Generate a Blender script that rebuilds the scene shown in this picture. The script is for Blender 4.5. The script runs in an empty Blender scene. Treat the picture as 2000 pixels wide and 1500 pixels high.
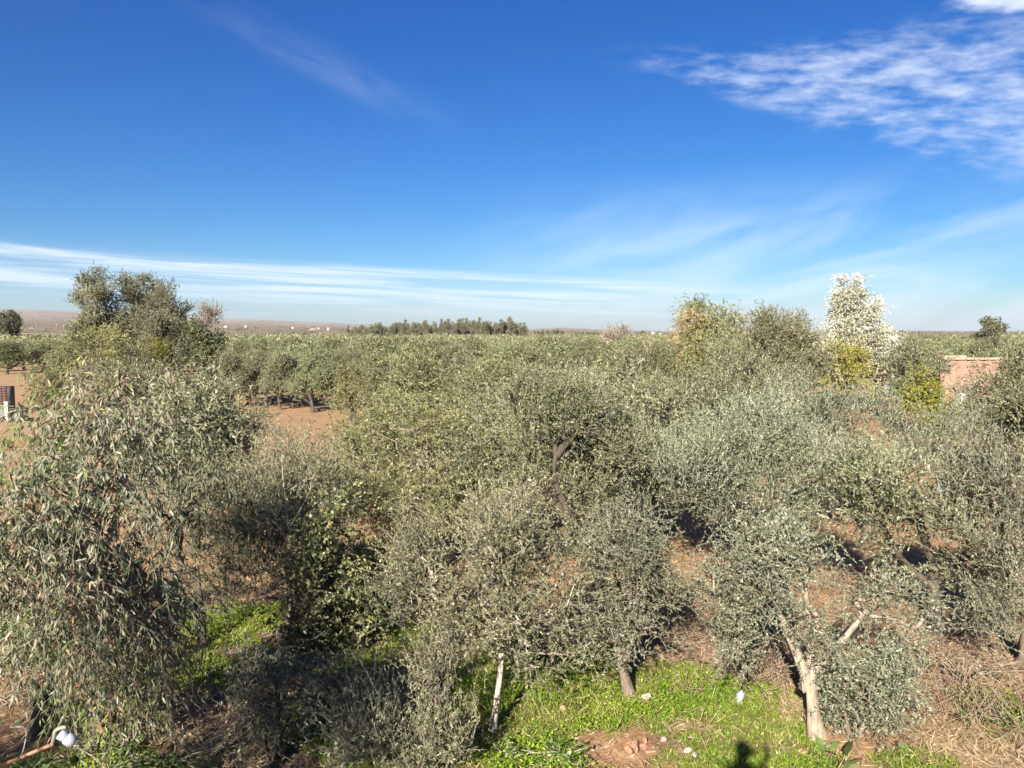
import bpy, math, random
import numpy as np
R = math.radians
sc = bpy.context.scene
col = sc.collection

# ------------------------------------------------------------------ camera
F, CAMH = 1503.0, 5.5                      # focal length in photo pixels (2000 px wide), eye height above the orchard
PITCH = math.atan(102.0 / F)
cam = bpy.data.cameras.new('camera')
cam.sensor_width = 36.0
cam.lens = 36.0 * F / 2000.0
cam.clip_start, cam.clip_end = 0.05, 30000
cam_o = bpy.data.objects.new('camera', cam)
col.objects.link(cam_o)
cam_o.location = (0, 0, CAMH)
cam_o.rotation_euler = (math.pi / 2 - PITCH, 0, 0)
sc.camera = cam_o
CP, SP = math.cos(PITCH), math.sin(PITCH)

def ray(px, py):
    u, v = px - 1000.0, 750.0 - py
    return np.array((u, F * CP + v * SP, -F * SP + v * CP))
def ground(px, py, z=0.0):
    d = ray(px, py)
    t = (z - CAMH) / d[2]
    return np.array((0, 0, CAMH)) + d * t
def at(px, py, Y):
    d = ray(px, py)
    return np.array((0, 0, CAMH)) + d * (Y / d[1])
def pix(p):
    p = np.asarray(p, float) - np.array((0, 0, CAMH))
    c = p[..., 1] * CP - p[..., 2] * SP
    u = p[..., 2] * CP + p[..., 1] * SP
    return 1000 + F * p[..., 0] / c, 750 - F * u / c

# ------------------------------------------------------------------ light, sky, exposure
SUNV = ray(1490, 1458); SUNV = SUNV / np.linalg.norm(SUNV)      # the way the light travels
EL = math.asin(-SUNV[2])
AZ = math.atan2(-SUNV[0], -SUNV[1])                               # towards the sun, from +Y clockwise
sun = bpy.data.lights.new('sun', 'SUN')
sun.energy = 5.0
sun.angle = R(0.53)
sun.color = (1.0, 0.93, 0.82)
sun_o = bpy.data.objects.new('sun', sun)
col.objects.link(sun_o)
sun_o.rotation_euler = (math.pi / 2 - EL, 0, math.pi - AZ)
w = bpy.data.worlds.new('World'); sc.world = w; w.use_nodes = True
nt = w.node_tree; N = nt.nodes; L = nt.links
for n in list(N): N.remove(n)

def mth(nodes, links, op, a, b=None, c=None, clamp=False):
    n = nodes.new('ShaderNodeMath'); n.operation = op; n.use_clamp = clamp
    for i, v in enumerate((a, b, c)):
        if v is None: continue
        if isinstance(v, (int, float)): n.inputs[i].default_value = v
        else: links.new(v, n.inputs[i])
    return n.outputs[0]
def M(op, a, b=None, c=None, clamp=False): return mth(N, L, op, a, b, c, clamp)
def smooth(x, lo, hi):
    n = N.new('ShaderNodeMapRange'); n.interpolation_type = 'SMOOTHSTEP'
    L.new(x, n.inputs[0]); n.inputs[1].default_value = lo; n.inputs[2].default_value = hi
    return n.outputs[0]
def comb(x, y, z=0.0):
    n = N.new('ShaderNodeCombineXYZ')
    for i, v in enumerate((x, y, z)):
        if isinstance(v, (int, float)): n.inputs[i].default_value = v
        else: L.new(v, n.inputs[i])
    return n.outputs[0]
def wnoise(vec, scale, detail=5, rough=.55, dist=0.0):
    n = N.new('ShaderNodeTexNoise'); n.inputs['Scale'].default_value = scale
    n.inputs['Detail'].default_value = detail; n.inputs['Roughness'].default_value = rough
    n.inputs['Distortion'].default_value = dist
    L.new(vec, n.inputs['Vector']); return n.outputs[0]

out = N.new('ShaderNodeOutputWorld'); bg = N.new('ShaderNodeBackground')
sky = N.new('ShaderNodeTexSky'); sky.sky_type = 'NISHITA'; sky.sun_disc = False
sky.sun_elevation = EL; sky.sun_rotation = AZ
sky.air_density = 1.0; sky.dust_density = 0.6; sky.ozone_density = 3.0; sky.altitude = 500
SKY_STRENGTH = 0.10
bg.inputs['Strength'].default_value = SKY_STRENGTH
EXPO = 1.42
hsv = N.new('ShaderNodeHueSaturation'); hsv.inputs['Saturation'].default_value = 1.3
L.new(sky.outputs[0], hsv.inputs['Color'])
sr = N.new('ShaderNodeSeparateColor'); L.new(hsv.outputs[0], sr.inputs[0])
gr = N.new('ShaderNodeCombineColor')                                # the deep clear-air blue of this sky: one response curve per channel
for k_, (a_, p_) in enumerate(((.60, 1.36), (.735, 1.17), (.93, .97))):
    v_ = M('MULTIPLY', M('POWER', M('MULTIPLY', sr.outputs[k_], .127), p_), a_ / (SKY_STRENGTH * 2 ** EXPO)); L.new(v_, gr.inputs[k_])
tc = N.new('ShaderNodeTexCoord'); sp = N.new('ShaderNodeSeparateXYZ'); L.new(tc.outputs['Generated'], sp.inputs[0])
X, Y_, Z = sp.outputs
az = M('ARCTAN2', X, Y_)
el = M('ARCSINE', Z)
zc = M('MAXIMUM', Z, 0.02)
pu, pv = M('DIVIDE', X, zc), M('DIVIDE', Y_, zc)
# banded cirrus low over the horizon
tilt = M('ADD', el, M('MULTIPLY', az, 0.04))
n1 = wnoise(comb(M('MULTIPLY', az, 3.0), M('MULTIPLY', tilt, 95.0)), 1.0, 6, .6, .5)
m1 = M('MULTIPLY', smooth(tilt, .080, .066), smooth(tilt, .0, .045))
m1 = M('MULTIPLY', m1, smooth(az, .50, .08))
c1 = M('MULTIPLY', M('MULTIPLY_ADD', smooth(n1, .36, .66), .85, .15), m1)
c1 = M('MULTIPLY', c1, .72)
# broken altocumulus sheet
n2a = wnoise(comb(M('MULTIPLY', az, 20.0), M('MULTIPLY', M('ADD', el, M('MULTIPLY', az, .10)), 62.0)), 1.0, 5, .58, .12)
n2b = wnoise(comb(M('MULTIPLY', pu, 1.0), M('MULTIPLY', pv, 1.0), 3.1), 1.15, 3, .5, .3)
da = M('SUBTRACT', az, .48); de = M('ADD', M('SUBTRACT', el, .262), M('MULTIPLY', da, .20))
r2 = M('ADD', M('POWER', M('ABSOLUTE', M('DIVIDE', da, .36)), 2.0), M('POWER', M('ABSOLUTE', M('DIVIDE', de, M('MULTIPLY_ADD', smooth(az, .2, .62), .060, .036))), 2.0))
m2 = smooth(r2, 1.25, .15)
v2 = M('ADD', M('MULTIPLY', n2a, .62), M('MULTIPLY', n2b, .38))
c2 = M('MULTIPLY', smooth(M('ADD', v2, M('MULTIPLY', m2, .12)), .47, .80), m2)
c2 = M('MULTIPLY', c2, .62)
# thicker cloud high up beyond the sheet
da3 = M('SUBTRACT', az, .60); de3 = M('SUBTRACT', el, .352)
r3 = M('ADD', M('POWER', M('ABSOLUTE', M('DIVIDE', da3, .12)), 2.0), M('POWER', M('ABSOLUTE', M('DIVIDE', de3, .030)), 2.0))
c3 = M('MULTIPLY', smooth(M('ADD', v2, M('MULTIPLY', smooth(r3, 1.3, .0), .40)), .58, .98), .8)
c3 = M('MULTIPLY', c3, smooth(r3, 1.5, .9))
# thin veil
n4 = wnoise(comb(M('MULTIPLY', az, 3.2), M('MULTIPLY', M('ADD', el, M('MULTIPLY', az, -.25)), 11.0), 7.7), 1.0, 5, .55, 1.0)
m4 = M('MULTIPLY', smooth(el, .21, .08), smooth(az, -.15, .22))
c4 = M('MULTIPLY', M('MULTIPLY', smooth(n4, .30, .68), m4), .42)
# a faint feather
ds = M('ADD', M('SUBTRACT', el, .305), M('MULTIPLY', M('ADD', az, .20), .36))
m5 = M('MULTIPLY', smooth(M('ABSOLUTE', ds), .035, .0), smooth(M('ABSOLUTE', M('ADD', az, .23)), .20, .0))
n5 = wnoise(comb(M('MULTIPLY', az, 9.0), M('MULTIPLY', ds, 40.0), 2.2), 1.0, 5, .55, .5)
c5 = M('MULTIPLY', M('MULTIPLY', m5, smooth(n5, .25, .8)), .13)
cl = M('MAXIMUM', M('MAXIMUM', c1, c2), M('MAXIMUM', c3, M('MAXIMUM', c4, c5)))
mix = N.new('ShaderNodeMix'); mix.data_type = 'RGBA'
L.new(cl, mix.inputs[0]); L.new(gr.outputs[0], mix.inputs[6]); mix.inputs[7].default_value = (3.9, 4.25, 4.8, 1)
L.new(mix.outputs[2], bg.inputs['Color']); L.new(bg.outputs[0], out.inputs[0])
sc.view_settings.view_transform = 'Standard'
sc.view_settings.look = 'None'
sc.view_settings.exposure = EXPO
sc.view_settings.gamma = 1.0
sc.view_settings.use_curve_mapping = False

# ------------------------------------------------------------------ materials
def new_mat(name):
    m = bpy.data.materials.new(name); m.use_nodes = True
    n = m.node_tree.nodes
    for x in list(n): n.remove(x)
    o = n.new('ShaderNodeOutputMaterial')
    return m, n, m.node_tree.links, o
def ramp(n, stops):
    r = n.new('ShaderNodeValToRGB'); e = r.color_ramp.elements
    while len(e) < len(stops): e.new(.5)
    for k, (p, c) in enumerate(stops):
        e[k].position = p; e[k].color = (*c, 1)
    return r
def leaf_mat(name, stops, back=None, backmix=.6, trans=.11, rough=.46, objvar=.12, spec=.36):
    m, n, l, o = new_mat(name)
    a = n.new('ShaderNodeAttribute'); a.attribute_name = 'tint'
    r = ramp(n, stops); l.new(a.outputs['Fac'], r.inputs[0])
    c = r.outputs[0]
    if back:
        g = n.new('ShaderNodeNewGeometry'); mx = n.new('ShaderNodeMix'); mx.data_type = 'RGBA'
        f = mth(n, l, 'MULTIPLY', g.outputs['Backfacing'], backmix)
        l.new(f, mx.inputs[0]); l.new(c, mx.inputs[6]); mx.inputs[7].default_value = (*back, 1); c = mx.outputs[2]
    oi = n.new('ShaderNodeObjectInfo'); hs = n.new('ShaderNodeHueSaturation')
    l.new(mth(n, l, 'MULTIPLY_ADD', oi.outputs['Random'], objvar * 2, 1 - objvar), hs.inputs['Value'])
    l.new(mth(n, l, 'MULTIPLY_ADD', oi.outputs['Random'], objvar * .18, .5 - objvar * .09), hs.inputs['Hue'])
    l.new(c, hs.inputs['Color']); c = hs.outputs[0]
    b = n.new('ShaderNodeBsdfPrincipled'); l.new(c, b.inputs['Base Color'])
    b.inputs['Roughness'].default_value = rough; b.inputs['Specular IOR Level'].default_value = spec
    t = n.new('ShaderNodeBsdfTranslucent'); l.new(c, t.inputs['Color'])
    s = n.new('ShaderNodeMixShader'); s.inputs[0].default_value = trans
    l.new(b.outputs[0], s.inputs[1]); l.new(t.outputs[0], s.inputs[2]); l.new(s.outputs[0], o.inputs[0])
    return m
def solid_mat(name, c1, c2=None, scale=8.0, rough=.85, bump=.3, stretch=(1, 1, 1), detail=6, spec=.3, dist=.02):
    m, n, l, o = new_mat(name)
    t = n.new('ShaderNodeTexCoord'); mp = n.new('ShaderNodeMapping'); mp.inputs['Scale'].default_value = stretch
    l.new(t.outputs['Object'], mp.inputs[0])
    z = n.new('ShaderNodeTexNoise'); z.inputs['Scale'].default_value = scale; z.inputs['Detail'].default_value = detail
    z.inputs['Roughness'].default_value = .65
    l.new(mp.outputs[0], z.inputs['Vector'])
    r = ramp(n, [(.3, c1), (.72, c2 or c1)]); l.new(z.outputs[0], r.inputs[0])
    b = n.new('ShaderNodeBsdfPrincipled'); l.new(r.outputs[0], b.inputs['Base Color'])
    b.inputs['Roughness'].default_value = rough; b.inputs['Specular IOR Level'].default_value = spec
    bp = n.new('ShaderNodeBump'); bp.inputs['Strength'].default_value = bump; bp.inputs['Distance'].default_value = dist
    l.new(z.outputs[0], bp.inputs['Height']); l.new(bp.outputs[0], b.inputs['Normal'])
    l.new(b.outputs[0], o.inputs[0])
    return m

MAT = {}
MAT['olive'] = leaf_mat('olive_leaf', [(0, (.035, .042, .016)), (.45, (.135, .145, .062)), (.75, (.235, .24, .125)), (1, (.39, .37, .235))], (.265, .265, .17), .65)
MAT['olive_grey'] = leaf_mat('olive_leaf_grey', [(0, (.035, .044, .022)), (.45, (.125, .142, .077)), (.75, (.215, .235, .145)), (1, (.36, .365, .26))], (.26, .27, .185), .65)
MAT['willow'] = leaf_mat('yellow_green_leaf', [(0, (.05, .058, .018)), (.5, (.16, .17, .06)), (1, (.41, .38, .18))], (.33, .32, .15), .5)
MAT['grove'] = leaf_mat('grove_leaf', [(0, (.035, .044, .015)), (.5, (.135, .148, .060)), (1, (.34, .32, .165))], (.25, .25, .14), .6, objvar=.28)
MAT['euc'] = leaf_mat('eucalyptus_leaf', [(0, (.03, .05, .02)), (.3, (.08, .11, .05)), (.58, (.17, .18, .10)), (.8, (.29, .245, .17)), (.93, (.30, .15, .11)), (1, (.22, .30, .06))], (.28, .265, .19), .4, rough=.52, spec=.35)
MAT['euc_far'] = leaf_mat('eucalyptus_far_leaf', [(0, (.05, .056, .028)), (.5, (.16, .158, .09)), (1, (.36, .34, .22))], (.25, .24, .16), .4)
MAT['darkleaf'] = leaf_mat('dark_green_leaf', [(0, (.035, .045, .017)), (.5, (.105, .118, .045)), (.85, (.20, .195, .085)), (1, (.38, .31, .11))], (.19, .195, .105), .5, rough=.4, spec=.4)
MAT['broom'] = leaf_mat('broom_stem', [(0, (.07, .08, .012)), (.5, (.145, .15, .018)), (1, (.24, .23, .03))], None)
MAT['poplar'] = leaf_mat('white_poplar_leaf', [(0, (.12, .13, .04)), (.3, (.29, .28, .14)), (.6, (.47, .46, .37)), (1, (.77, .76, .69))], (.68, .675, .61), .55, trans=.15)
MAT['yellow'] = leaf_mat('yellow_leaf', [(0, (.12, .12, .035)), (.4, (.26, .24, .06)), (.75, (.42, .34, .08)), (1, (.56, .44, .18))], None, trans=.3)
MAT['drygold'] = leaf_mat('dry_gold_leaf', [(0, (.20, .15, .07)), (.5, (.38, .28, .13)), (1, (.55, .43, .24))], None, trans=.25)
MAT['lime'] = leaf_mat('lime_leaf', [(0, (.10, .13, .02)), (.5, (.27, .29, .04)), (1, (.52, .46, .08))], None, trans=.35)
MAT['fresh'] = leaf_mat('fresh_leaf', [(0, (.06, .11, .03)), (.5, (.14, .23, .055)), (1, (.30, .38, .10))], (.28, .33, .16), .4, trans=.3)
MAT['grass'] = leaf_mat('grass_blade', [(0, (.055, .12, .010)), (.45, (.20, .32, .024)), (.8, (.38, .45, .05)), (1, (.58, .55, .15))], None, trans=.38, rough=.5)
MAT['straw'] = leaf_mat('straw_blade', [(0, (.16, .10, .05)), (.5, (.36, .26, .14)), (1, (.60, .48, .29))], None, trans=.15)
MAT['weed'] = leaf_mat('weed_leaf', [(0, (.05, .09, .025)), (.5, (.13, .20, .05)), (1, (.30, .36, .12))], (.25, .28, .17), .4, trans=.3, rough=.4)
MAT['litter'] = leaf_mat('fallen_leaf', [(0, (.10, .07, .045)), (.5, (.27, .20, .14)), (1, (.50, .42, .32))], None, trans=.05)
MAT['pinktwig'] = leaf_mat('dry_twig_tuft', [(0, (.16, .13, .10)), (.5, (.30, .245, .18)), (1, (.46, .38, .28))], None, trans=.1)
MAT['bark'] = solid_mat('olive_bark', (.08, .06, .045), (.30, .23, .17), 9, .9, .8, (1, 1, .35))
MAT['bark_pale'] = solid_mat('pale_bark', (.15, .115, .085), (.45, .365, .275), 14, .85, 1.0, (1, 1, .3))
MAT['bark_white'] = solid_mat('chalky_bark', (.26, .20, .16), (.56, .49, .41), 12, .85, .6, (1, 1, .4))
MAT['bark_red'] = solid_mat('peeling_red_bark', (.13, .075, .05), (.36, .22, .145), 9, .8, .5, (1, 1, .3))
MAT['bark_dark'] = solid_mat('dark_bark', (.035, .028, .022), (.12, .095, .07), 9, .9, .7, (1, 1, .35))
MAT['twig'] = solid_mat('twig_wood', (.20, .17, .12), (.42, .37, .28), 20, .85, .2)
MAT['twig_dry'] = solid_mat('dry_twig_wood', (.15, .10, .065), (.36, .27, .19), 20, .85, .2)
MAT['twig_dark'] = solid_mat('dark_twig_wood', (.10, .08, .06), (.22, .18, .14), 20, .85, .2)

# ------------------------------------------------------------------ mesh helpers
class Acc:
    def __init__(s): s.v = []; s.f = []; s.n = 0
    def add(s, V, Fc, mat=0, tint=None):
        V = np.asarray(V, np.float32).reshape(-1, 3); Fc = np.asarray(Fc, np.int32)
        t = np.full(len(Fc), .5, np.float32) if tint is None else np.broadcast_to(np.asarray(tint, np.float32), (len(Fc),))
        s.v.append(V); s.f.append((Fc + s.n, mat, t)); s.n += len(V)
    def build(s, name, mats, smooth=()):
        me = bpy.data.meshes.new(name)
        V = np.concatenate(s.v)
        me.vertices.add(len(V)); me.vertices.foreach_set('co', V.ravel())
        loops = np.concatenate([f.ravel() for f, _, _ in s.f])
        sizes = np.concatenate([np.full(len(f), f.shape[1], np.int32) for f, _, _ in s.f])
        mi = np.concatenate([np.full(len(f), m, np.int32) for f, m, _ in s.f])
        ti = np.concatenate([t for _, _, t in s.f]).astype(np.float32)
        me.loops.add(len(loops)); me.loops.foreach_set('vertex_index', loops.astype(np.int32))
        me.polygons.add(len(sizes))
        st = np.concatenate(([0], np.cumsum(sizes)[:-1])).astype(np.int32)
        me.polygons.foreach_set('loop_start', st)
        me.polygons.foreach_set('material_index', mi)
        if smooth: me.polygons.foreach_set('use_smooth', np.isin(mi, smooth))
        a = me.attributes.new('tint', 'FLOAT', 'FACE'); a.data.foreach_set('value', ti)
        for m in mats: me.materials.append(m)
        me.update(calc_edges=True)
        return me
def link(name, me, parent=None, loc=None):
    o = bpy.data.objects.new(name, me); col.objects.link(o)
    if parent: o.parent = parent
    if loc is not None: o.location = loc
    return o
def thing(name, label, cat, loc, group=None, kind=None):
    o = bpy.data.objects.new(name, None); col.objects.link(o)
    o.empty_display_size = .1; o.location = loc
    o['label'] = label; o['category'] = cat
    if group: o['group'] = group
    return o
def tag(o, label, cat, group=None):
    o['label'] = label; o['category'] = cat
    if group: o['group'] = group
    return o
def nrm(v): return v / np.maximum(np.linalg.norm(v, axis=-1, keepdims=True), 1e-9)

def add_leaves(A, P, D, Nn, Ln, Wd, tint, mat=0, seg=1, curl=.12):
    D = nrm(D); S = nrm(np.cross(D, Nn)); U = np.cross(S, D)
    Ln = np.broadcast_to(np.asarray(Ln, float), (len(P),))[:, None]; Wd = np.broadcast_to(np.asarray(Wd, float), (len(P),))[:, None]
    k = len(P)
    if seg == 0:
        V = np.stack([P + S * Wd * .5, P + D * Ln * .85 + U * Wd * .2, P - S * Wd * .5], 1)
        A.add(V, np.arange(k * 3).reshape(k, 3), mat, tint)
    elif seg == 1:
        V = np.stack([P, P + D * Ln * .48 + S * Wd * .5 + U * Wd * .15, P + D * Ln, P + D * Ln * .48 - S * Wd * .5 + U * Wd * .15], 1)
        Fc = np.arange(k * 4).reshape(k, 4)
        A.add(V, Fc, mat, tint)
    else:
        c = U * (-curl) * Ln
        m1, m2, tip = P + D * Ln * .3, P + D * Ln * .68 + c * .4, P + D * Ln + c
        V = np.stack([P, m1 + S * Wd * .5, m1 - S * Wd * .5, m2 + S * Wd * .36, m2 - S * Wd * .36, tip], 1)
        b = np.arange(k)[:, None] * 6
        n0 = A.n
        A.add(V, b + np.array([[1, 3, 4, 2]]), mat, tint)
        A.f.append((np.concatenate([b + np.array([[0, 1, 2]]), b + np.array([[3, 5, 4]])]) + n0, mat, np.concatenate([tint, tint]).astype(np.float32)))
def add_prisms(A, P, Q, r0, r1, mat=0, sides=3, tint=.5):
    D = nrm(Q - P); h = np.where(np.abs(D[:, 2:3]) < .9, np.array([[0, 0, 1.]]), np.array([[1., 0, 0]]))
    S = nrm(np.cross(D, h)); U = np.cross(D, S); k = len(P)
    a = np.arange(sides) * 2 * np.pi / sides
    ring = S[:, None] * np.cos(a)[None, :, None] + U[:, None] * np.sin(a)[None, :, None]
    r0 = np.broadcast_to(r0, (k,))[:, None, None]; r1 = np.broadcast_to(r1, (k,))[:, None, None]
    V = np.concatenate([P[:, None] + ring * r0, Q[:, None] + ring * r1], 1)
    i = np.arange(sides); j = (i + 1) % sides
    q = np.stack([i, j, j + sides, i + sides], 1)
    Fc = (np.arange(k)[:, None, None] * 2 * sides + q[None]).reshape(-1, 4)
    A.add(V, Fc, mat, tint)
def add_tube(A, pts, rad, sides=8, mat=0, rng=None, rough=0.0, cap=True):
    pts = np.asarray(pts, float); k = len(pts); rad = np.broadcast_to(np.asarray(rad, float), (k,))
    T = np.gradient(pts, axis=0); T = nrm(T)
    S = np.cross(T[0], (1, 0, 0) if abs(T[0][0]) < .8 else (0, 1, 0)); S = S / np.linalg.norm(S)
    V = []
    a = np.arange(sides) * 2 * np.pi / sides
    jit = 1 + (rng.normal(0, rough, sides) if rough else np.zeros(sides))
    for i in range(k):
        S = S - T[i] * S.dot(T[i]); S /= np.linalg.norm(S); U = np.cross(T[i], S)
        rr = rad[i] * jit * (1 + (rng.normal(0, rough * .5, sides) if rough else 0))
        V.append(pts[i] + (S[None] * np.cos(a)[:, None] + U[None] * np.sin(a)[:, None]) * rr[:, None])
    i = np.arange(sides); j = (i + 1) % sides
    q = np.stack([i, j, j + sides, i + sides], 1)
    Fc = (np.arange(k - 1)[:, None, None] * sides + q[None]).reshape(-1, 4)
    A.add(np.concatenate(V), Fc, mat)
    if cap:
        n0 = A.n - k * sides
        A.f.append((np.array([[n0 + (k - 1) * sides + x for x in range(sides)]], np.int32), mat, np.array([.5], np.float32)))
def spline(pts, n):
    pts = np.asarray(pts, float)
    if len(pts) < 3:
        t = np.linspace(0, 1, n)[:, None]; return pts[0] * (1 - t) + pts[-1] * t
    P = np.vstack([2 * pts[0] - pts[1], pts, 2 * pts[-1] - pts[-2]])
    u = np.linspace(0, len(pts) - 1 - 1e-6, n); k = u.astype(int); t = (u - k)[:, None]
    a, b, c, d = P[k], P[k + 1], P[k + 2], P[k + 3]
    return .5 * (2 * b + (c - a) * t + (2 * a - 5 * b + 4 * c - d) * t ** 2 + (3 * b - a - 3 * c + d) * t ** 3)
def wob(P, rng_seed, freq):
    r = np.random.default_rng(rng_seed); o = np.zeros(len(P))
    for k in range(5):
        d = r.normal(size=3); d /= np.linalg.norm(d)
        o += np.sin(P @ d * freq * r.uniform(.6, 1.8) + r.uniform(0, 6.28))
    return o / 5 * 1.6
# ------------------------------------------------------------------ trees
STY = {
 'olive':  dict(mat='olive', twig='twig', L=.058, W=.0195, tl=.36, nt=8, nl=12, up=.6, out=.6, rnd=.62, droop=.15, cr=.16, dens=15, fwd=.9, grav=0.),
 'oliveg': dict(mat='olive_grey', twig='twig', L=.053, W=.0195, tl=.26, nt=9, nl=11, up=.3, out=.75, rnd=.7, droop=.2, cr=.15, dens=16, fwd=.8, grav=0.),
 'shoots': dict(mat='olive', twig='twig', L=.057, W=.018, tl=.55, nt=7, nl=17, up=1.0, out=.55, rnd=.45, droop=.05, cr=.18, dens=10, fwd=1.0, grav=0.),
 'shootsg':dict(mat='olive_grey', twig='twig', L=.057, W=.018, tl=.55, nt=7, nl=17, up=.9, out=.55, rnd=.5, droop=.05, cr=.18, dens=10, fwd=1.0, grav=0.),
 'sucker': dict(mat='olive', twig='twig', L=.055, W=.016, tl=.34, nt=6, nl=13, up=1.0, out=.5, rnd=.4, droop=.05, cr=.12, dens=11, fwd=1.0, grav=0.),
 'willow': dict(mat='willow', twig='twig', L=.064, W=.018, tl=.46, nt=7, nl=14, up=.3, out=.7, rnd=.6, droop=.45, cr=.18, dens=11, fwd=1., grav=.2),
 'euc':    dict(mat='euc', twig='twig', L=.115, W=.021, tl=.62, nt=5, nl=14, up=.0, out=.6, rnd=.6, droop=.8, cr=.22, dens=8, fwd=.55, grav=.8, seg=2),
 'dark':   dict(mat='darkleaf', twig='twig_dark', L=.065, W=.032, tl=.28, nt=7, nl=9, up=.2, out=.8, rnd=.8, droop=.2, cr=.16, dens=13, fwd=.7, grav=.1),
}
def make_wood(rng, A, trunks, centers, r_tip, mat, side_big=9, r_max=None):
    """grow limbs from the trunk polylines to every clump centre; radii follow from what each limb carries"""
    P, par, rmin, paths = [], [], [], []
    for tr, r0, r1 in trunks:
        n = max(8, int(np.linalg.norm(np.diff(tr, axis=0), axis=1).sum() / .16))
        q = spline(tr, n); ids = []
        for k in range(n):
            P.append(q[k]); par.append(ids[-1] if ids else -1); rmin.append(r0 + (r1 - r0) * k / (n - 1)); ids.append(len(P) - 1)
        paths.append((ids, True))
    nbase = len(P)
    start = [i for ids, _ in paths for i in ids[len(ids) // 3:]]
    act = np.zeros(nbase, bool); act[start] = True
    Pn = np.zeros((nbase + len(centers) * 4 + 8, 3)); Pn[:nbase] = P; cnt = nbase
    Ac = np.zeros(len(Pn), bool); Ac[:nbase] = act
    parent = list(par)
    top = np.mean([tr[-1] for tr, _, _ in trunks], axis=0)
    order = np.argsort(np.linalg.norm(centers - top, axis=1))
    tips = []
    for ci in order:
        c = centers[ci]
        d = np.linalg.norm((Pn[:cnt] - c) * np.array((1, 1, .85)), axis=1) + np.where(Pn[:cnt, 2] > c[2] + .15, .35, 0)
        d[~Ac[:cnt]] = 1e9
        s = int(np.argmin(d)); dist = np.linalg.norm(c - Pn[s]); k = int(min(3, max(1, dist / .3)))
        ids = [s]
        lift = np.array((0, 0, .12 * dist))
        for t in range(1, k + 1):
            f = t / k
            p = Pn[s] * (1 - f) + c * f + lift * math.sin(math.pi * f) + rng.normal(0, .05 * dist, 3) * (f < 1)
            Pn[cnt] = p; Ac[cnt] = True; parent.append(ids[-1]); ids.append(cnt); cnt += 1
        tips.append(ids[-1]); paths.append((ids, False))
    w = np.zeros(cnt); w[tips] += 1
    for i in range(cnt - 1, -1, -1):
        if parent[i] >= 0 and parent[i] < i: w[parent[i]] += w[i]
    rad = r_tip * np.maximum(w, 1) ** .46
    for i in range(nbase): rad[i] = max(rmin[i], min(rad[i], rmin[i] * 1.25))
    if r_max: rad[nbase:] = np.minimum(rad[nbase:], r_max)
    for ids, big in paths:
        r = rad[ids].copy()
        if not big: r[0] = min(r[0], r[1] * 1.35)
        if big:
            r[0] *= 1.6; r[1] *= 1.22
            add_tube(A, Pn[ids], r, side_big + 3, mat, rng, .17)
        elif r.max() > .022:
            add_tube(A, Pn[ids], r, 6, mat, rng, .06)
        else:
            q = Pn[ids]; add_prisms(A, q[:-1], q[1:], r[:-1], r[1:], mat, 4)
def sample_crown(rng, lobes, dens, seed, bottom=.35, shell=.5, carve=-.55, hs=1.0, flame=1.3):
    """every lump of a crown is a bunch of separate upright sprays; leaves sit on the outside of the sprays, so gaps and hollows stay between them"""
    C, O, lobe = [], [], []; sid = 0
    for li, (c, r) in enumerate(lobes):
        rm = float(np.prod(r)) ** (1 / 3)
        ns = int(np.clip(4 + 7 * rm / hs ** .5, 4, 13))
        d0 = nrm(rng.normal(size=(ns * 3, 3))); keep = (d0[:, 2] > -bottom) | (rng.random(ns * 3) < .35); d0 = d0[keep][:ns]
        if not len(d0): continue
        k = rng.uniform(.20, .46, len(d0)); ctr = d0 * rng.uniform(.40, 1.02, (len(d0), 1))
        for b0, kk, dd0 in zip(ctr, k, d0):
            rr = r * kk * np.array((.85, .85, flame)) * rng.uniform(.8, 1.25, 3); ar = 4 * math.pi * float(np.prod(rr)) ** (2 / 3)
            n = max(3, int(ar * dens * rng.uniform(.65, 1.05)))
            d = nrm(rng.normal(size=(n, 3)) + dd0 * .6 + (0, 0, .35))
            f = 1 - (1 - shell) * rng.random(n) ** 1.6
            lean = np.array((dd0[0], dd0[1], 0)) * .3 * rr[2]
            C.append(c + b0 * r + d * rr * f[:, None] + lean * np.maximum(d[:, 2:3], 0)); O.append(nrm(d + dd0 * .5)); lobe += [sid] * n; sid += 1
    C = np.concatenate(C); O = np.concatenate(O); lobe = np.array(lobe)
    k = wob(C, seed + 77, 3.4 / hs) > carve - .2
    k &= C[:, 2] > .10
    return C[k], O[k], lobe[k]
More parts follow.
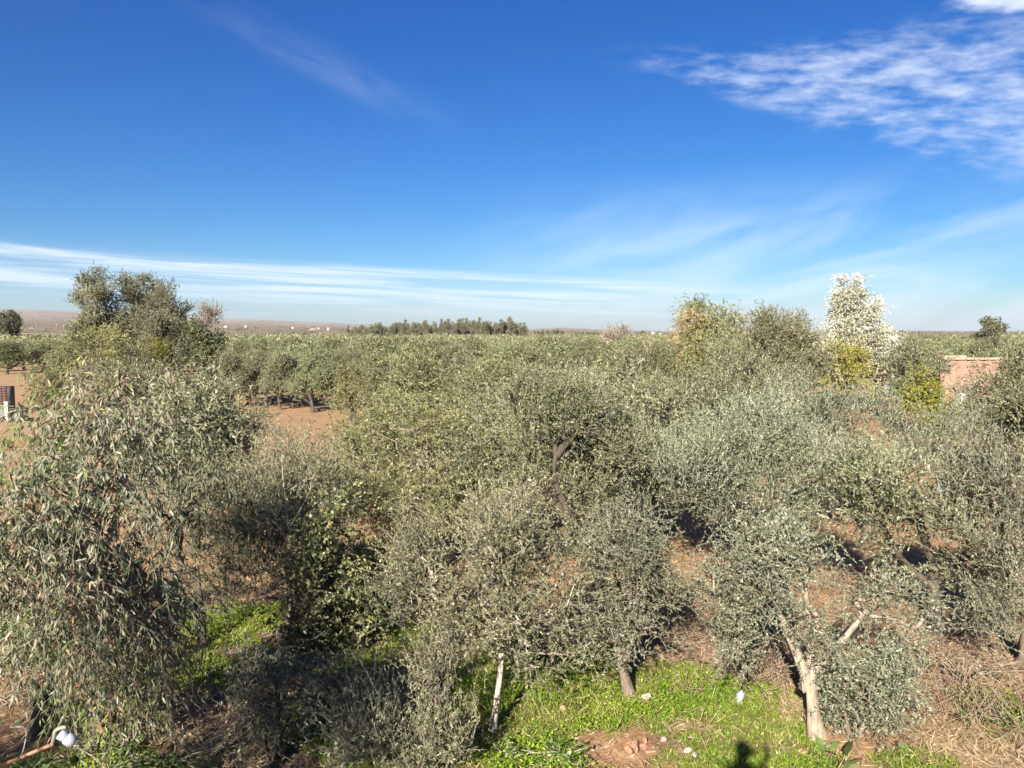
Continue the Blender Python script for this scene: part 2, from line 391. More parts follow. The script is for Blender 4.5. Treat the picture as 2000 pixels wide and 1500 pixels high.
def make_crown(rng, A, C, O, st, s=1.0, mat=0, tmat=1, twigs=True, tintbias=0.0, lobe_t=None):
    m = len(C); T = st['nt']; K = st['nl']
    tl = st['tl'] * s ** .5
    ct = np.repeat(rng.normal(0, .12, m) + tintbias + (0 if lobe_t is None else lobe_t), T)
    S0 = np.repeat(C, T, 0) + rng.normal(0, st['cr'] * s ** .5, (m * T, 3))
    Dd = nrm(np.repeat(O, T, 0) * st['out'] + np.array((0, 0, 1.)) * st['up'] + rng.normal(0, 1, (m * T, 3)) * st['rnd'])
    Ls = tl * rng.uniform(.45, 1.1, m * T)[:, None]
    g = np.array((0, 0, -1.)) * st['droop']
    pt = lambda t: S0 + Dd * Ls * t + g * Ls * t * t
    if twigs:
        if s < 1.15:
            add_prisms(A, pt(0.), pt(.55), .0034 * s, .0026 * s, tmat, 3)
            add_prisms(A, pt(.55), pt(1.), .0026 * s, .0014 * s, tmat, 3)
        else:
            h_ = rng.random(m * T) < .5
            add_prisms(A, pt(0.)[h_], pt(.9)[h_], .0034 * s ** .6, .0016 * s ** .6, tmat, 3)
    t = (np.arange(K) + .6) / K
    t = np.clip(t[None] + rng.normal(0, .04, (m * T, K)), .06, 1.)
    Pn = S0[:, None] + Dd[:, None] * Ls[:, None] * t[..., None] + g * Ls[:, None] * (t ** 2)[..., None]
    tan = Dd[:, None] + 2 * g * t[..., None]
    D = nrm(nrm(tan) * st['fwd'] + nrm(rng.normal(size=Pn.shape)) * .85 + np.array((0, 0, -1.)) * st['grav'])
    Nn = nrm(rng.normal(size=Pn.shape) + np.array((0, 0, .35)) + .35 * np.repeat(O, T, 0)[:, None])
    k = m * T * K
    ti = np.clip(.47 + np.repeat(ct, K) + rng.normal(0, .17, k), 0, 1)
    Ln = st['L'] * s * rng.uniform(.65, 1.15, k); Wd = st['W'] * s * rng.uniform(.75, 1.2, k)
    add_leaves(A, Pn.reshape(-1, 3), D.reshape(-1, 3), Nn.reshape(-1, 3), Ln, Wd, ti, mat, st.get('seg', 0 if s >= 1.18 else 1))
    return k
STAT = [0, 0]
def px_lobes(base, lob, rng, Y0=None, deep=1.0):
    """crown lumps given where they stand above the base (photo pixels) -> metres, local to the base"""
    res = []
    for q in lob:
        px, py, rx, ry = q[:4]; dy = q[4] if len(q) > 4 else 0.0
        Y = base[1] + dy; p = at(px, py, Y); s = Y / (F * CP)
        c = p - base; r = np.array((rx * s, (rx + ry) * .5 * s * deep, ry * s * 1.05))
        res.append((c, r))
    return res
def tree(name, label, cat, base_px, lob, style, seed, trunks=None, bark='bark', r0=.12, s=None, dens=1.0, group=None, carve=-.14,
         bottom=.35, twigs=True, r_tip=.0075, extra=None, deep=1.0, Y=None, tint=0.0, shell=.5, rmax=None, mat=None):
    deep = deep * 1.35
    rng = np.random.default_rng(seed)
    b = ground(*base_px) if Y is None else np.array((at(base_px[0], base_px[1], Y)[0], Y, 0.0))
    st = dict(STY[style]); d = float(np.linalg.norm(b))
    if mat: st['mat'] = mat
    s = s or max(1.0, d / 11.5)
    lobes = px_lobes(b, lob, rng, deep=deep)
    t = thing(name, label, cat, b, group)
    C, O, lo = sample_crown(rng, lobes, st['dens'] * dens / s ** 1.5, seed, bottom, shell, carve, s)
    mid = np.mean([c for c, _ in lobes], axis=0)
    if trunks is None:
        h = max(.4, min(mid[2] * .75, 1.6))
        trunks = [([(0, 0, -.05), (rng.normal(0, .06), rng.normal(0, .06), h * .5), (mid[0] * .3, mid[1] * .3, h)], r0, r0 * .7)]
    else:
        tt = []
        for pts, a, c in trunks:
            tt.append(([np.array((0, 0, -.06)) if i == 0 and len(q) == 2 and abs(q[0]) + abs(q[1]) == 0 else (at(q[0], q[1], b[1] + (q[2] if len(q) > 2 else 0)) - b) for i, q in enumerate(pts)], a, c))
        trunks = tt
    W = Acc(); make_wood(rng, W, [(np.array(p), a, c) for p, a, c in trunks], C[::2] if len(C) > 260 else C, r_tip * s ** .5, 0, r_max=rmax)
    link('trunk', W.build('trunk', [MAT[bark]], (0,)), t)
    A = Acc()
    lt = rng.normal(0, .13, int(lo.max()) + 1)[lo]
    k = make_crown(rng, A, C, O, st, s, 0, 1, twigs, tint, lt)
    link('crown', A.build('crown', [MAT[st['mat']], MAT[st['twig']]]), t)
    STAT[0] += k
    if extra:
        for nm, lob2, sty2, sd, kw in extra:
            st2 = dict(STY[sty2]); st2.update(kw.get('st', {}))
            r2 = np.random.default_rng(sd)
            C2, O2, _ = sample_crown(r2, px_lobes(b, lob2, r2), st2['dens'] * kw.get('dens', 1) / s ** 1.5, sd, .6, .3, -.7, s)
            B = Acc(); STAT[0] += make_crown(r2, B, C2, O2, st2, s, 0, 1, twigs, kw.get('tint', 0))
            link(nm, B.build(nm, [MAT[st2['mat']], MAT[st2['twig']]]), t)
    return t

# ------------------------------------------------------------------ the ground
_hx = np.array([-400, 0, 160, 420, 680, 900, 1030, 1100, 1200, 1300, 1600, 2000, 2400.]); _hy = np.array([40, 37, 34, 26, 16, 8, 6, 9, 4, 2, 3, 2, 3.])
def gh(x, y):
    x = np.asarray(x, float); y = np.asarray(y, float); d = np.hypot(x, y)
    E = np.interp(1000 + F * x / np.maximum(y, 1), _hx, _hy)
    t = np.clip((d - 320) / 6300, 0, 1) ** .62
    z = np.where(y > 0, d / F * E * t, 0) * (1 + .05 * np.sin(x / 310. + y / 900.) * np.clip(d / 4000, 0, 1))
    near = .035 * np.sin(x * 1.9 + 1.3 * np.sin(y * .8)) * np.sin(y * 1.7 + .6) + .02 * np.sin(x * 4.3 + 2) * np.sin(y * 5.1)
    return z + near * (d < 120)
def blob(x, y, lst, soft=.35, seed=0):
    o = np.zeros(np.shape(x))
    for (px, py, rx, ry) in lst:
        c = ground(px, py); d = math.hypot(c[0], c[1]); sx = rx * d / F
        sy = abs(ground(px, py - ry)[1] - ground(px, py + ry)[1]) / 2
        r = np.sqrt(((x - c[0]) / sx) ** 2 + ((y - c[1]) / sy) ** 2)
        r = r + .22 * np.sin(x * 5.3 + py) * np.sin(y * 4.7 + px) + .12 * np.sin(x * 13 + px) * np.sin(y * 11 + 2)
        o = np.maximum(o, np.clip((1.12 - r) / soft, 0, 1))
    return o
GREEN = [(470, 1210, 110, 32), (800, 1240, 80, 28), (1000, 1330, 150, 75), (1120, 1290, 90, 40), (960, 1440, 190, 75), (1090, 1450, 130, 80), (1330, 1370, 130, 60), (1330, 1325, 110, 34), (1250, 1330, 90, 34), (1480, 1385, 110, 50), (1200, 1370, 120, 50), (1080, 1390, 160, 60), (1400, 1400, 160, 50),
         (1450, 1430, 150, 70), (1480, 1500, 180, 50), (1270, 1340, 90, 40), (620, 1420, 160, 70), (760, 1450, 140, 80), (400, 1290, 100, 70), (1790, 1490, 80, 28), (160, 1530, 300, 70), (1960, 1400, 80, 60), (20, 1250, 120, 70), (680, 1290, 120, 30)]
SOIL = [(1195, 1468, 115, 42), (1150, 1445, 60, 20)]
STRAW = [(1920, 1450, 150, 70), (1570, 1300, 130, 34), (1760, 1400, 90, 45), (1345, 1420, 60, 12), (1520, 1460, 60, 14), (1560, 1385, 60, 30), (1350, 1350, 40, 14)]
LITTER = [(440, 1440, 150, 60), (370, 1370, 120, 30), (60, 1350, 90, 34), (520, 1490, 130, 40), (240, 1440, 130, 40), (480, 1275, 60, 14)]
def cover(x, y):
    g, so, s, l = blob(x, y, GREEN), blob(x, y, SOIL, .6), blob(x, y, STRAW, .6), blob(x, y, LITTER, .6)
    g = g * (1 - so) * (1 - .72 * s) * (1 - .88 * l)
    far = np.clip((y - 13.6 - 1.6 * (x < -1)) / 2.2, 0, 1)
    s = np.maximum(s, .28 * (1 - so)); l = np.maximum(l, np.clip((y - 11.2) / 1.0, 0, 1) * np.clip((16.5 - y) / 1.5, 0, 1) * .55 * (1 - g))  # dark litter band between the tree rows stands in for crown shade
    s = np.maximum(s, far * .35 * (.6 + .4 * np.sin(x * .9) * np.sin(y * .7)))
    g = g * (1 - far * .9)
    s = np.maximum(s, .7 * np.clip((-x - 19) / 4, 0, 1) * np.clip((y - 36) / 6, 0, 1) * np.clip((140 - y) / 20, 0, 1) * (.75 + .25 * np.sin(x * .7 + y * .31)))
    return g, s * (1 - so * .7), l, so
def axis(a, b, st, far, gr=1.115):
    v = list(np.arange(a, b, st)); s = st; x = v[-1]
    while x < far: s *= gr; x += s; v.append(min(x, far))
    return v
xs = axis(0, 10, .11, 7600); xs = np.array([-q for q in xs[:0:-1]] + xs)
ys = axis(8.6, 17, .11, 9600); s_, q_, lo_ = .11, 8.6, []
while q_ > -60: s_ *= 1.3; q_ -= s_; lo_.append(q_)
ys = np.array(lo_[::-1] + ys)
gx, gy = np.meshgrid(xs, ys); gz = gh(gx, gy)
A = Acc(); nx, ny = len(xs), len(ys)
ii = (np.arange(ny - 1)[:, None] * nx + np.arange(nx - 1)[None]).ravel()
A.add(np.stack([gx, gy, gz], -1), np.stack([ii, ii + 1, ii + nx + 1, ii + nx], 1))
m, n, l, o_ = new_mat('earth_and_grass')
def attr(nm):
    a = n.new('ShaderNodeAttribute'); a.attribute_name = nm; return a.outputs['Fac']
def mixc(f, a, b):
    x = n.new('ShaderNodeMix'); x.data_type = 'RGBA'
    for k, v in ((0, f), (6, a), (7, b)):
        if isinstance(v, tuple): x.inputs[k].default_value = (*v, 1)
        elif isinstance(v, (int, float)): x.inputs[k].default_value = v
        else: l.new(v, x.inputs[k])
    return x.outputs[2]
geo = n.new('ShaderNodeNewGeometry')
def gn(scale, detail=6, rough=.6, vec=None):
    z = n.new('ShaderNodeTexNoise'); z.inputs['Scale'].default_value = scale; z.inputs['Detail'].default_value = detail; z.inputs['Roughness'].default_value = rough
    l.new(vec or geo.outputs['Position'], z.inputs['Vector']); return z.outputs[0]
def rp(f, stops):
    r = ramp(n, stops); l.new(f, r.inputs[0]); return r.outputs[0]
fine, mid_, big = gn(9, 8, .7), gn(1.3, 5), gn(.045, 4)
soil = rp(fine, [(.28, (.13, .065, .035)), (.5, (.28, .15, .085)), (.72, (.44, .28, .175))])
tan = rp(gn(4, 8, .7), [(.3, (.20, .105, .05)), (.5, (.37, .215, .105)), (.7, (.50, .345, .20))])
soil = mixc(rp(mid_, [(.35, (0, 0, 0)), (.62, (1, 1, 1))]), soil, tan)
grassc = rp(fine, [(.3, (.045, .07, .018)), (.55, (.12, .15, .03)), (.75, (.24, .22, .09))])
strawc = rp(gn(16, 8, .75), [(.3, (.15, .095, .055)), (.5, (.36, .255, .15)), (.7, (.60, .47, .31))])
litter_shade = rp(gn(14, 8, .75), [(.3, (.075, .05, .032)), (.5, (.20, .135, .085)), (.72, (.42, .31, .21))])  # leaf litter, and the shade tone painted between the rows
c = mixc(attr('straw'), soil, strawc); c = mixc(attr('litter'), c, litter_shade); c = mixc(attr('grass'), c, grassc)
mp = n.new('ShaderNodeMapping'); mp.inputs['Scale'].default_value = (.0016, .0062, 1); l.new(geo.outputs['Position'], mp.inputs[0])
fld = rp(gn(1.0, 5, .6, mp.outputs[0]), [(.30, (.06, .062, .032)), (.42, (.13, .115, .062)), (.5, (.30, .205, .14)), (.58, (.10, .10, .05)), (.66, (.40, .29, .20))])
hill = rp(gn(.004, 6, .65), [(.35, (.17, .14, .10)), (.5, (.27, .215, .16)), (.65, (.37, .30, .23))])
fld = mixc(attr('hill'), fld, hill)
c = mixc(attr('far'), c, fld)
b = n.new('ShaderNodeBsdfPrincipled'); l.new(c, b.inputs['Base Color']); b.inputs['Roughness'].default_value = .95; b.inputs['Specular IOR Level'].default_value = .1
bp = n.new('ShaderNodeBump'); bp.inputs['Strength'].default_value = .7; bp.inputs['Distance'].default_value = .06; l.new(fine, bp.inputs['Height']); l.new(bp.outputs[0], b.inputs['Normal'])
l.new(b.outputs[0], o_.inputs[0])
me = A.build('ground', [m], (0,))
g, s, lt, so = cover(gx, gy)
dd = np.hypot(gx, gy)
for nm, v in (('grass', g * .85), ('straw', s), ('litter', lt), ('far', np.clip((dd - 260) / 120, 0, 1)), ('hill', np.clip((dd - 2600) / 2200, 0, 1))):
    a = me.attributes.new(nm, 'FLOAT', 'POINT'); a.data.foreach_set('value', v.ravel().astype(np.float32))
go = link('ground', me); go['kind'] = 'structure'; go['label'] = 'reddish earth of the orchard with green and straw patches'

# grass, straw and fallen leaves on it: nobody could count them
rng = np.random.default_rng(5)
def scatter(nc, y0=8.9, y1=16.5):
    y = np.sqrt(rng.uniform(y0 ** 2, y1 ** 2, nc)); x = y * rng.uniform(-.72, .72, nc); return x, y
def stuff(name, me, label):
    o = link(name, me); o['kind'] = 'stuff'; o['label'] = label; return o
x, y = scatter(520000)
g, s, lt, so = cover(x, y)
cl = .5 + .5 * wob(np.stack([x, y, 0 * x], 1), 3, 2.6)
k = rng.random(len(x)) < g * (.25 + .65 * np.clip(cl, 0, 1)); x, y, cl = x[k], y[k], cl[k]
A = Acc(); nb = len(x)
P = np.stack([x, y, gh(x, y)], 1)
broad = rng.random(nb) < (.18 + .45 * (np.abs(x + .1) < 1.3) * (y < 10.6))
hgt = np.where(broad, rng.uniform(.01, .11, nb) * (.5 + cl), 0)
D = nrm(rng.normal(size=(nb, 3)) * (1, 1, .5) + np.where(broad, .25, 1.3)[:, None] * np.array((0, 0, 1.)))
Nn = nrm(rng.normal(size=(nb, 3)) * .6 + np.where(broad, 1.2, .2)[:, None] * np.array((0, 0, 1.)))
P[:, 2] += hgt
ti = np.clip(.5 + .22 * rng.normal(size=nb) + .18 * wob(P, 9, 1.7) - .1 * broad, 0, 1)
add_leaves(A, P, D, Nn, np.where(broad, rng.uniform(.03, .065, nb), rng.uniform(.05, .12, nb)), np.where(broad, rng.uniform(.018, .03, nb), rng.uniform(.006, .011, nb)), ti)
stuff('grass', A.build('grass', [MAT['grass']]), 'bright green grass and clover on the orchard floor'); STAT[1] += nb
x, y = scatter(260000, 8.9, 19)
g, s, lt, so = cover(x, y)
k = rng.random(len(x)) < np.maximum(s, .24 * g) * .6; x, y = x[k], y[k]; nb = len(x)
A = Acc(); P = np.stack([x, y, gh(x, y) + .01], 1)
D = nrm(rng.normal(size=(nb, 3)) * (1, 1, .35) + np.array((0, 0, .42)))
add_leaves(A, P, D, nrm(rng.normal(size=(nb, 3))), rng.uniform(.08, .30, nb), rng.uniform(.005, .011, nb), np.clip(.5 + .24 * rng.normal(size=nb), 0, 1))
stuff('dry_grass', A.build('dry_grass', [MAT['straw']]), 'dry straw lying and standing on the ground'); STAT[1] += nb
x, y = scatter(170000, 8.9, 14)
g, s, lt, so = cover(x, y)
k = rng.random(len(x)) < np.maximum(np.maximum(lt * .65, so * .10), .05); x, y = x[k], y[k]; nb = len(x)
A = Acc(); P = np.stack([x, y, gh(x, y) + .012], 1)
D = nrm(rng.normal(size=(nb, 3)) * (1, 1, .25)); Nn = nrm(rng.normal(size=(nb, 3)) * .5 + np.array((0, 0, 1.)))
add_leaves(A, P, D, Nn, rng.uniform(.04, .12, nb), rng.uniform(.012, .026, nb), np.clip(.5 + .26 * rng.normal(size=nb), 0, 1))
stuff('fallen_leaves', A.build('fallen_leaves', [MAT['litter']]), 'dead leaves strewn under the eucalyptus'); STAT[1] += nb

# ------------------------------------------------------------------ the trees one can tell apart
ZERO = (0, 0)
tree('eucalyptus_tree', 'weeping eucalyptus with long pinkish grey leaves and peeling reddish stems, nearest the lamp', 'eucalyptus', (215, 1440),
     [(125, 845, 62, 50, -1.0), (225, 845, 65, 60, -.8), (50, 990, 55, 72, -1.8), (150, 975, 85, 80, -1.5), (235, 960, 45, 60, -.8), (45, 1110, 65, 75, -1.9), (150, 1110, 90, 80, -1.6), (250, 1120, 60, 75, -1.0), (205, 1225, 80, 55, -1.0), (105, 1225, 65, 50, -1.4), (285, 1235, 42, 50, -.6), (150, 1310, 34, 32, -.8), (295, 1310, 24, 32, -.3)],
     'euc', 11, [([ZERO, (222, 1380, .1), (228, 1330, .1), (205, 1150), (185, 930)], .075, .03), ([(214, 1456, -.15), (190, 1405, -.15), (166, 1340, -.1), (140, 1180), (110, 960)], .05, .02), ([(205,1410,-.1),(250, 1330, .1), (300, 1240, .3)], .025, .012)],
     'bark_red', s=1.0, dens=1.35, bottom=.9, carve=-.3, tint=-.03,
     extra=[('fresh_leaves', [(112, 835, 26, 22), (160, 870, 38, 26), (270, 1190, 16, 22), (255, 1300, 25, 20), (190, 1385, 22, 25), (60, 1240, 25, 25)], 'euc', 21, dict(tint=.05, dens=.7, st=dict(mat='fresh'))),
            ('reddish_shoots', [(195, 800, 25, 30, -.2), (215, 1170, 50, 22, -.4), (75, 960, 20, 35, -.4), (250, 1330, 40, 22, -.3)], 'euc', 22, dict(tint=.45, dens=.55))])
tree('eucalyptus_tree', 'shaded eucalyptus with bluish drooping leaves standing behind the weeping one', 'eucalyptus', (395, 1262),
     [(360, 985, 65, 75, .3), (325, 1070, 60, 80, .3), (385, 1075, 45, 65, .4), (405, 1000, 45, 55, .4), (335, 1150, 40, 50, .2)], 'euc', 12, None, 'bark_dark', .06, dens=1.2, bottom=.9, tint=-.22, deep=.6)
tree('dense_tree', 'dense dark tree at the very edge, half hidden behind the weeping eucalyptus', 'tree', (-40, 1330),
     [(-20, 1050, 70, 90), (10, 1150, 70, 90), (-60, 1180, 90, 90), (20, 1250, 55, 70), (-90, 1080, 100, 100)], 'dark', 13, None, 'bark_dark', .1, dens=1.0, bottom=.8)
tree('olive_tree', 'round bushy olive just behind the top of the weeping eucalyptus', 'olive tree', (350, 1005),
     [(330, 785, 95, 55), (415, 830, 70, 70), (370, 890, 90, 60), (250, 770, 85, 45), (300, 850, 90, 60), (440, 870, 45, 50)], 'olive', 14, None, dens=1.2, s=1.56, tint=-.02)
tree('olive_tree', 'pale silvery olive leaning over the far tan clearing', 'olive tree', (190, 800),
     [(175, 690, 60, 38), (120, 725, 45, 40), (150, 760, 65, 35), (215, 730, 50, 40), (95, 755, 25, 25), (205, 665, 35, 20)], 'willow', 15, None, dens=1.2, s=3.0, tint=-.04)
tree('olive_tree', 'light olive with upright shoots surrounding the bare pale stem', 'olive tree', (570, 1215),
     [(555, 945, 90, 65), (485, 1010, 70, 85), (620, 985, 85, 80), (510, 1100, 80, 80), (600, 1080, 70, 80), (540, 1010, 90, 70), (470, 1120, 50, 70), (545, 1120, 60, 50, -.5), (505, 1135, 45, 36, -.2), (590, 1160, 42, 42, -.6), (525, 1060, 60, 50, -.4)], 'shoots', 16, None, dens=1.2, s=1.2, tint=.02)
tree('green_shrub', 'dark green leafy shrub with broad leaves below the yellow-green tree', 'shrub', (655, 1262),
     [(680, 1030, 75, 80), (645, 1120, 75, 70), (715, 1120, 60, 60), (720, 1200, 55, 45), (650, 1205, 70, 50), (690, 1150, 80, 60)], 'dark', 17, None, 'bark_dark', .06, dens=1.2, bottom=.8)
tree('willowy_tree', 'feathery yellow-green tree between the pale stem and the crooked olive', 'tree', (830, 1130),
     [(790, 870, 120, 85), (870, 840, 90, 70), (720, 940, 85, 80), (840, 960, 110, 90), (700, 860, 60, 50), (780, 1010, 90, 70)], 'willow', 18, None, dens=1.2, s=1.3)
tree('olive_tree', 'tall grey olive with a dark crooked limb bare in the middle of its crown', 'olive tree', (1172, 1150),
     [(1010, 830, 110, 70), (960, 910, 110, 90), (1165, 880, 60, 80), (1010, 960, 90, 70), (1210, 850, 70, 70), (1090, 785, 100, 45), (1210, 960, 60, 60), (900, 970, 70, 60), (1150, 990, 40, 40), (1140, 1050, 40, 36, -1.0), (1095, 830, 40, 30, -1.0), (1105, 960, 26, 24, -1.2)], 'olive', 19,
     [([ZERO, (1140, 1060, -.3), (1110, 1000, -.6), (1082, 935, -.7), (1085, 880, -.7), (1070, 820, -.5)], .075, .028), ([(1118, 1015, -.5), (1060, 960, -.4), (1020, 930, -.3)], .07, .04), ([(1084, 890, -.7), (1130, 840, -.4), (1170, 800, 0)], .06, .03)],
     'bark_dark', dens=1.0, s=1.3, carve=-.4)
tree('olive_tree', 'low olive on one thin pale trunk rising from bright grass', 'olive tree', (962, 1428),
     [(930, 1130, 130, 75), (830, 1160, 80, 65), (1050, 1120, 85, 85), (900, 1215, 100, 50), (1050, 1225, 75, 50), (985, 1060, 100, 55), (970, 1200, 80, 55), (800, 1110, 45, 40), (985, 1245, 55, 32, -.1), (1000, 1180, 60, 50, -.4)], 'olive', 20,
     [([ZERO, (968, 1385), (976, 1330), (981, 1275), (990, 1180), (985, 1110)], .036, .03), ([(982, 1250), (930, 1190, .1), (860, 1160, .2)], .035, .02), ([(984, 1240), (1030, 1180, .1), (1060, 1120)], .03, .02)],
     'bark_white', dens=1.6, carve=-.3)
tree('olive_tree', 'small dense olive with a short brown trunk beside the pale square stone', 'olive tree', (1230, 1358),
     [(1215, 1095, 85, 60), (1172, 1190, 50, 80), (1275, 1165, 50, 70), (1222, 1195, 60, 60, -.3), (1240, 1055, 60, 36), (1180, 1270, 40, 36, -.2), (1225, 1262, 38, 36, -.35), (1222, 1215, 42, 46, -.6), (1196, 1250, 40, 32, -.5), (1250, 1240, 34, 36, -.5)], 'oliveg', 24,
     [([ZERO, (1220, 1315), (1212, 1285), (1225, 1200, .1), (1232, 1120)], .085, .05), ([(1216,1290,.1),(1245, 1210, -.15), (1262, 1150)], .05, .03)], 'bark', dens=1.75)
tree('olive_tree', 'olive with a pale forked trunk, one limb bending over the round bush', 'olive tree', (1594, 1440),
     [(1470, 1115, 85, 60), (1410, 1180, 50, 55), (1525, 1160, 60, 75), (1545, 1095, 50, 45), (1585, 1225, 34, 55, -.2), (1470, 1205, 45, 40), (1440, 1255, 25, 30), (1700, 1165, 50, 26, .3), (1780, 1190, 55, 28, .3)], 'oliveg', 25,
     [([ZERO, (1588, 1385), (1583, 1325), (1596, 1300), (1636, 1262, .1), (1668, 1222, .2), (1702, 1185, .3)], .085, .02), ([(1580, 1345), (1570, 1315), (1545, 1250, .2), (1505, 1170, .1)], .06, .04), ([(1584, 1320, .1), (1580, 1220, .3), (1570, 1130, .2)], .05, .03)],
     'bark_pale', dens=1.7)
tree('olive_bush', 'round dense grey-green bush beside the forked trunk', 'bush', (1680, 1440),
     [(1695, 1340, 85, 62), (1650, 1385, 50, 40), (1735, 1320, 50, 55), (1720, 1380, 60, 35), (1665, 1310, 45, 40), (1640, 1420, 30, 25)], 'oliveg', 26, [([ZERO, (1685, 1390), (1692, 1340)], .03, .02), ([(1660, 1438), (1650, 1390), (1645, 1350)], .02, .012)], 'bark', dens=1.7, bottom=.9, shell=.6)
tree('olive_tree', 'wide open olive with a dark trunk over orange straw, behind the forked one', 'olive tree', (1838, 1235),
     [(1800, 990, 115, 70), (1710, 1010, 80, 60), (1870, 1050, 80, 70), (1750, 930, 90, 55), (1750, 1110, 60, 30), (1830, 930, 80, 50), (1880, 1130, 60, 40), (1680, 950, 60, 50)], 'olive', 27,
     [([ZERO, (1828, 1180), (1822, 1110), (1800, 1030), (1790, 960)], .12, .06), ([(1825, 1140), (1880, 1090), (1900, 1030)], .05, .03), ([(1825, 1150), (1760, 1090, .2), (1720, 1020, .2)], .05, .03)], 'bark_dark', dens=1.15, carve=-.45)
tree('olive_tree', 'grey-green olive with long upright shoots cut by the picture edge', 'olive tree', (2010, 1300),
     [(1960, 960, 80, 80), (2010, 1090, 110, 100), (1920, 1080, 60, 70), (1960, 1180, 75, 60), (2040, 980, 90, 90), (1900, 1010, 45, 50), (2030, 1210, 80, 60)], 'shootsg', 28, None, dens=1.3, s=1.05)
tree('olive_tree', 'broad olive in the second row right behind the forked trunk crown', 'olive tree', (1450, 1150),
     [(1440, 890, 120, 80), (1340, 930, 85, 70), (1530, 930, 100, 80), (1470, 1000, 95, 60), (1290, 980, 60, 55), (1390, 990, 70, 50), (1560, 1010, 50, 50), (1470, 855, 65, 45), (1495, 900, 60, 50), (1500, 965, 60, 42, -.4), (1515, 920, 50, 40)], 'shootsg', 29, None, 'bark_dark', .13, dens=1.15, s=1.25, carve=-.5)
tree('olive_tree', 'olive bristling with tall straight shoots below the golden treetop', 'olive tree', (1450, 965),
     [(1430, 775, 95, 60), (1520, 790, 90, 55), (1370, 820, 70, 50), (1460, 840, 110, 50), (1570, 820, 50, 40)], 'shoots', 30, None, dens=1.2, s=1.9)
tree('olive_tree', 'feathery olive standing below the white poplar', 'olive tree', (1690, 1050),
     [(1650, 870, 100, 65), (1750, 870, 95, 65), (1590, 880, 70, 55), (1700, 930, 100, 55), (1790, 900, 50, 50), (1640, 820, 60, 35)], 'shootsg', 31, None, dens=1.3, s=1.5)
tree('olive_tree', 'yellowish olive standing next to the small blue-green tree', 'olive tree', (1235, 975),
     [(1235, 790, 55, 45), (1190, 830, 70, 50), (1260, 850, 60, 50), (1140, 800, 70, 45), (1210, 760, 40, 30)], 'willow', 32, None, dens=1.4, s=1.8)
tree('bluish_tree', 'small blue-green tree in the thick of the grove', 'tree', (1297, 930),
     [(1297, 770, 20, 30), (1292, 800, 26, 40), (1300, 840, 28, 30)], 'oliveg', 33, None, dens=2.2, s=1.7, tint=-.1)
tree('olive_tree', 'large olive in front of the pink earthen wall', 'olive tree', (1965, 935),
     [(1972, 748, 42, 45), (2015, 790, 65, 80), (1930, 830, 50, 42), (1975, 850, 90, 50), (1900, 870, 45, 35), (2000, 710, 50, 40)], 'olive', 34, None, dens=1.2, s=2.2)
tree('olive_tree', 'bushy olive between the white poplar and the earthen wall', 'olive tree', (1805, 830),
     [(1800, 705, 45, 32), (1770, 740, 40, 32), (1818, 738, 22, 24), (1790, 755, 50, 26), (1868, 768, 26, 12)], 'olive', 35, None, dens=1.4, s=2.8, tint=-.1)
# shrubs and saplings close by
tree('olive_sapling', 'sunlit wispy olive shrub with thin upright twigs at the bottom of the photo', 'shrub', (850, 1530),
     [(852, 1310, 26, 60), (840, 1400, 38, 50), (878, 1440, 32, 45), (815, 1480, 36, 40), (855, 1490, 50, 36)], 'sucker', 36, [([ZERO, (850, 1440), (852, 1330)], .02, .008), ([(840, 1525), (820, 1460), (805, 1420)], .014, .007), ([(862, 1525), (885, 1460), (892, 1400)], .014, .007)], 'bark', dens=.85, tint=.02, carve=-.9, bottom=.9, r_tip=.004)
tree('olive_sapling', 'shaded many-stemmed olive sapling over brown leaf litter', 'shrub', (525, 1478),
     [(545, 1315, 50, 40), (500, 1365, 40, 48), (580, 1350, 38, 48), (550, 1400, 40, 26), (492, 1310, 28, 22)], 'oliveg', 37, [([ZERO, (515, 1420), (500, 1350)], .018, .01), ([(540, 1480), (545, 1410), (548, 1320)], .018, .01), ([(532, 1485), (565, 1400), (590, 1340)], .014, .008)], 'bark_dark', dens=.7, carve=-.4, bottom=.9, r_tip=.004, tint=-.02, deep=.8)
tree('olive_bush', 'shaded low domed bush next to the wispy shrub', 'bush', (725, 1410),
     [(730, 1330, 62, 36), (675, 1350, 45, 32), (765, 1350, 36, 30), (645, 1325, 34, 26), (710, 1368, 66, 22)], 'oliveg', 38, [([ZERO, (722, 1370), (730, 1320)], .02, .012)], 'bark_dark', dens=1.2, bottom=.9, r_tip=.004, tint=.0, deep=.8)
tree('leafy_bush', 'leafy green bush overhanging the shaded grass below the dark shrub', 'bush', (600, 1300),
     [(620, 1215, 50, 30), (570, 1230, 40, 35), (660, 1240, 40, 28)], 'dark', 39, [([ZERO, (600, 1250), (605, 1215)], .015, .01)], 'bark_dark', dens=1.2, bottom=.9, r_tip=.004)

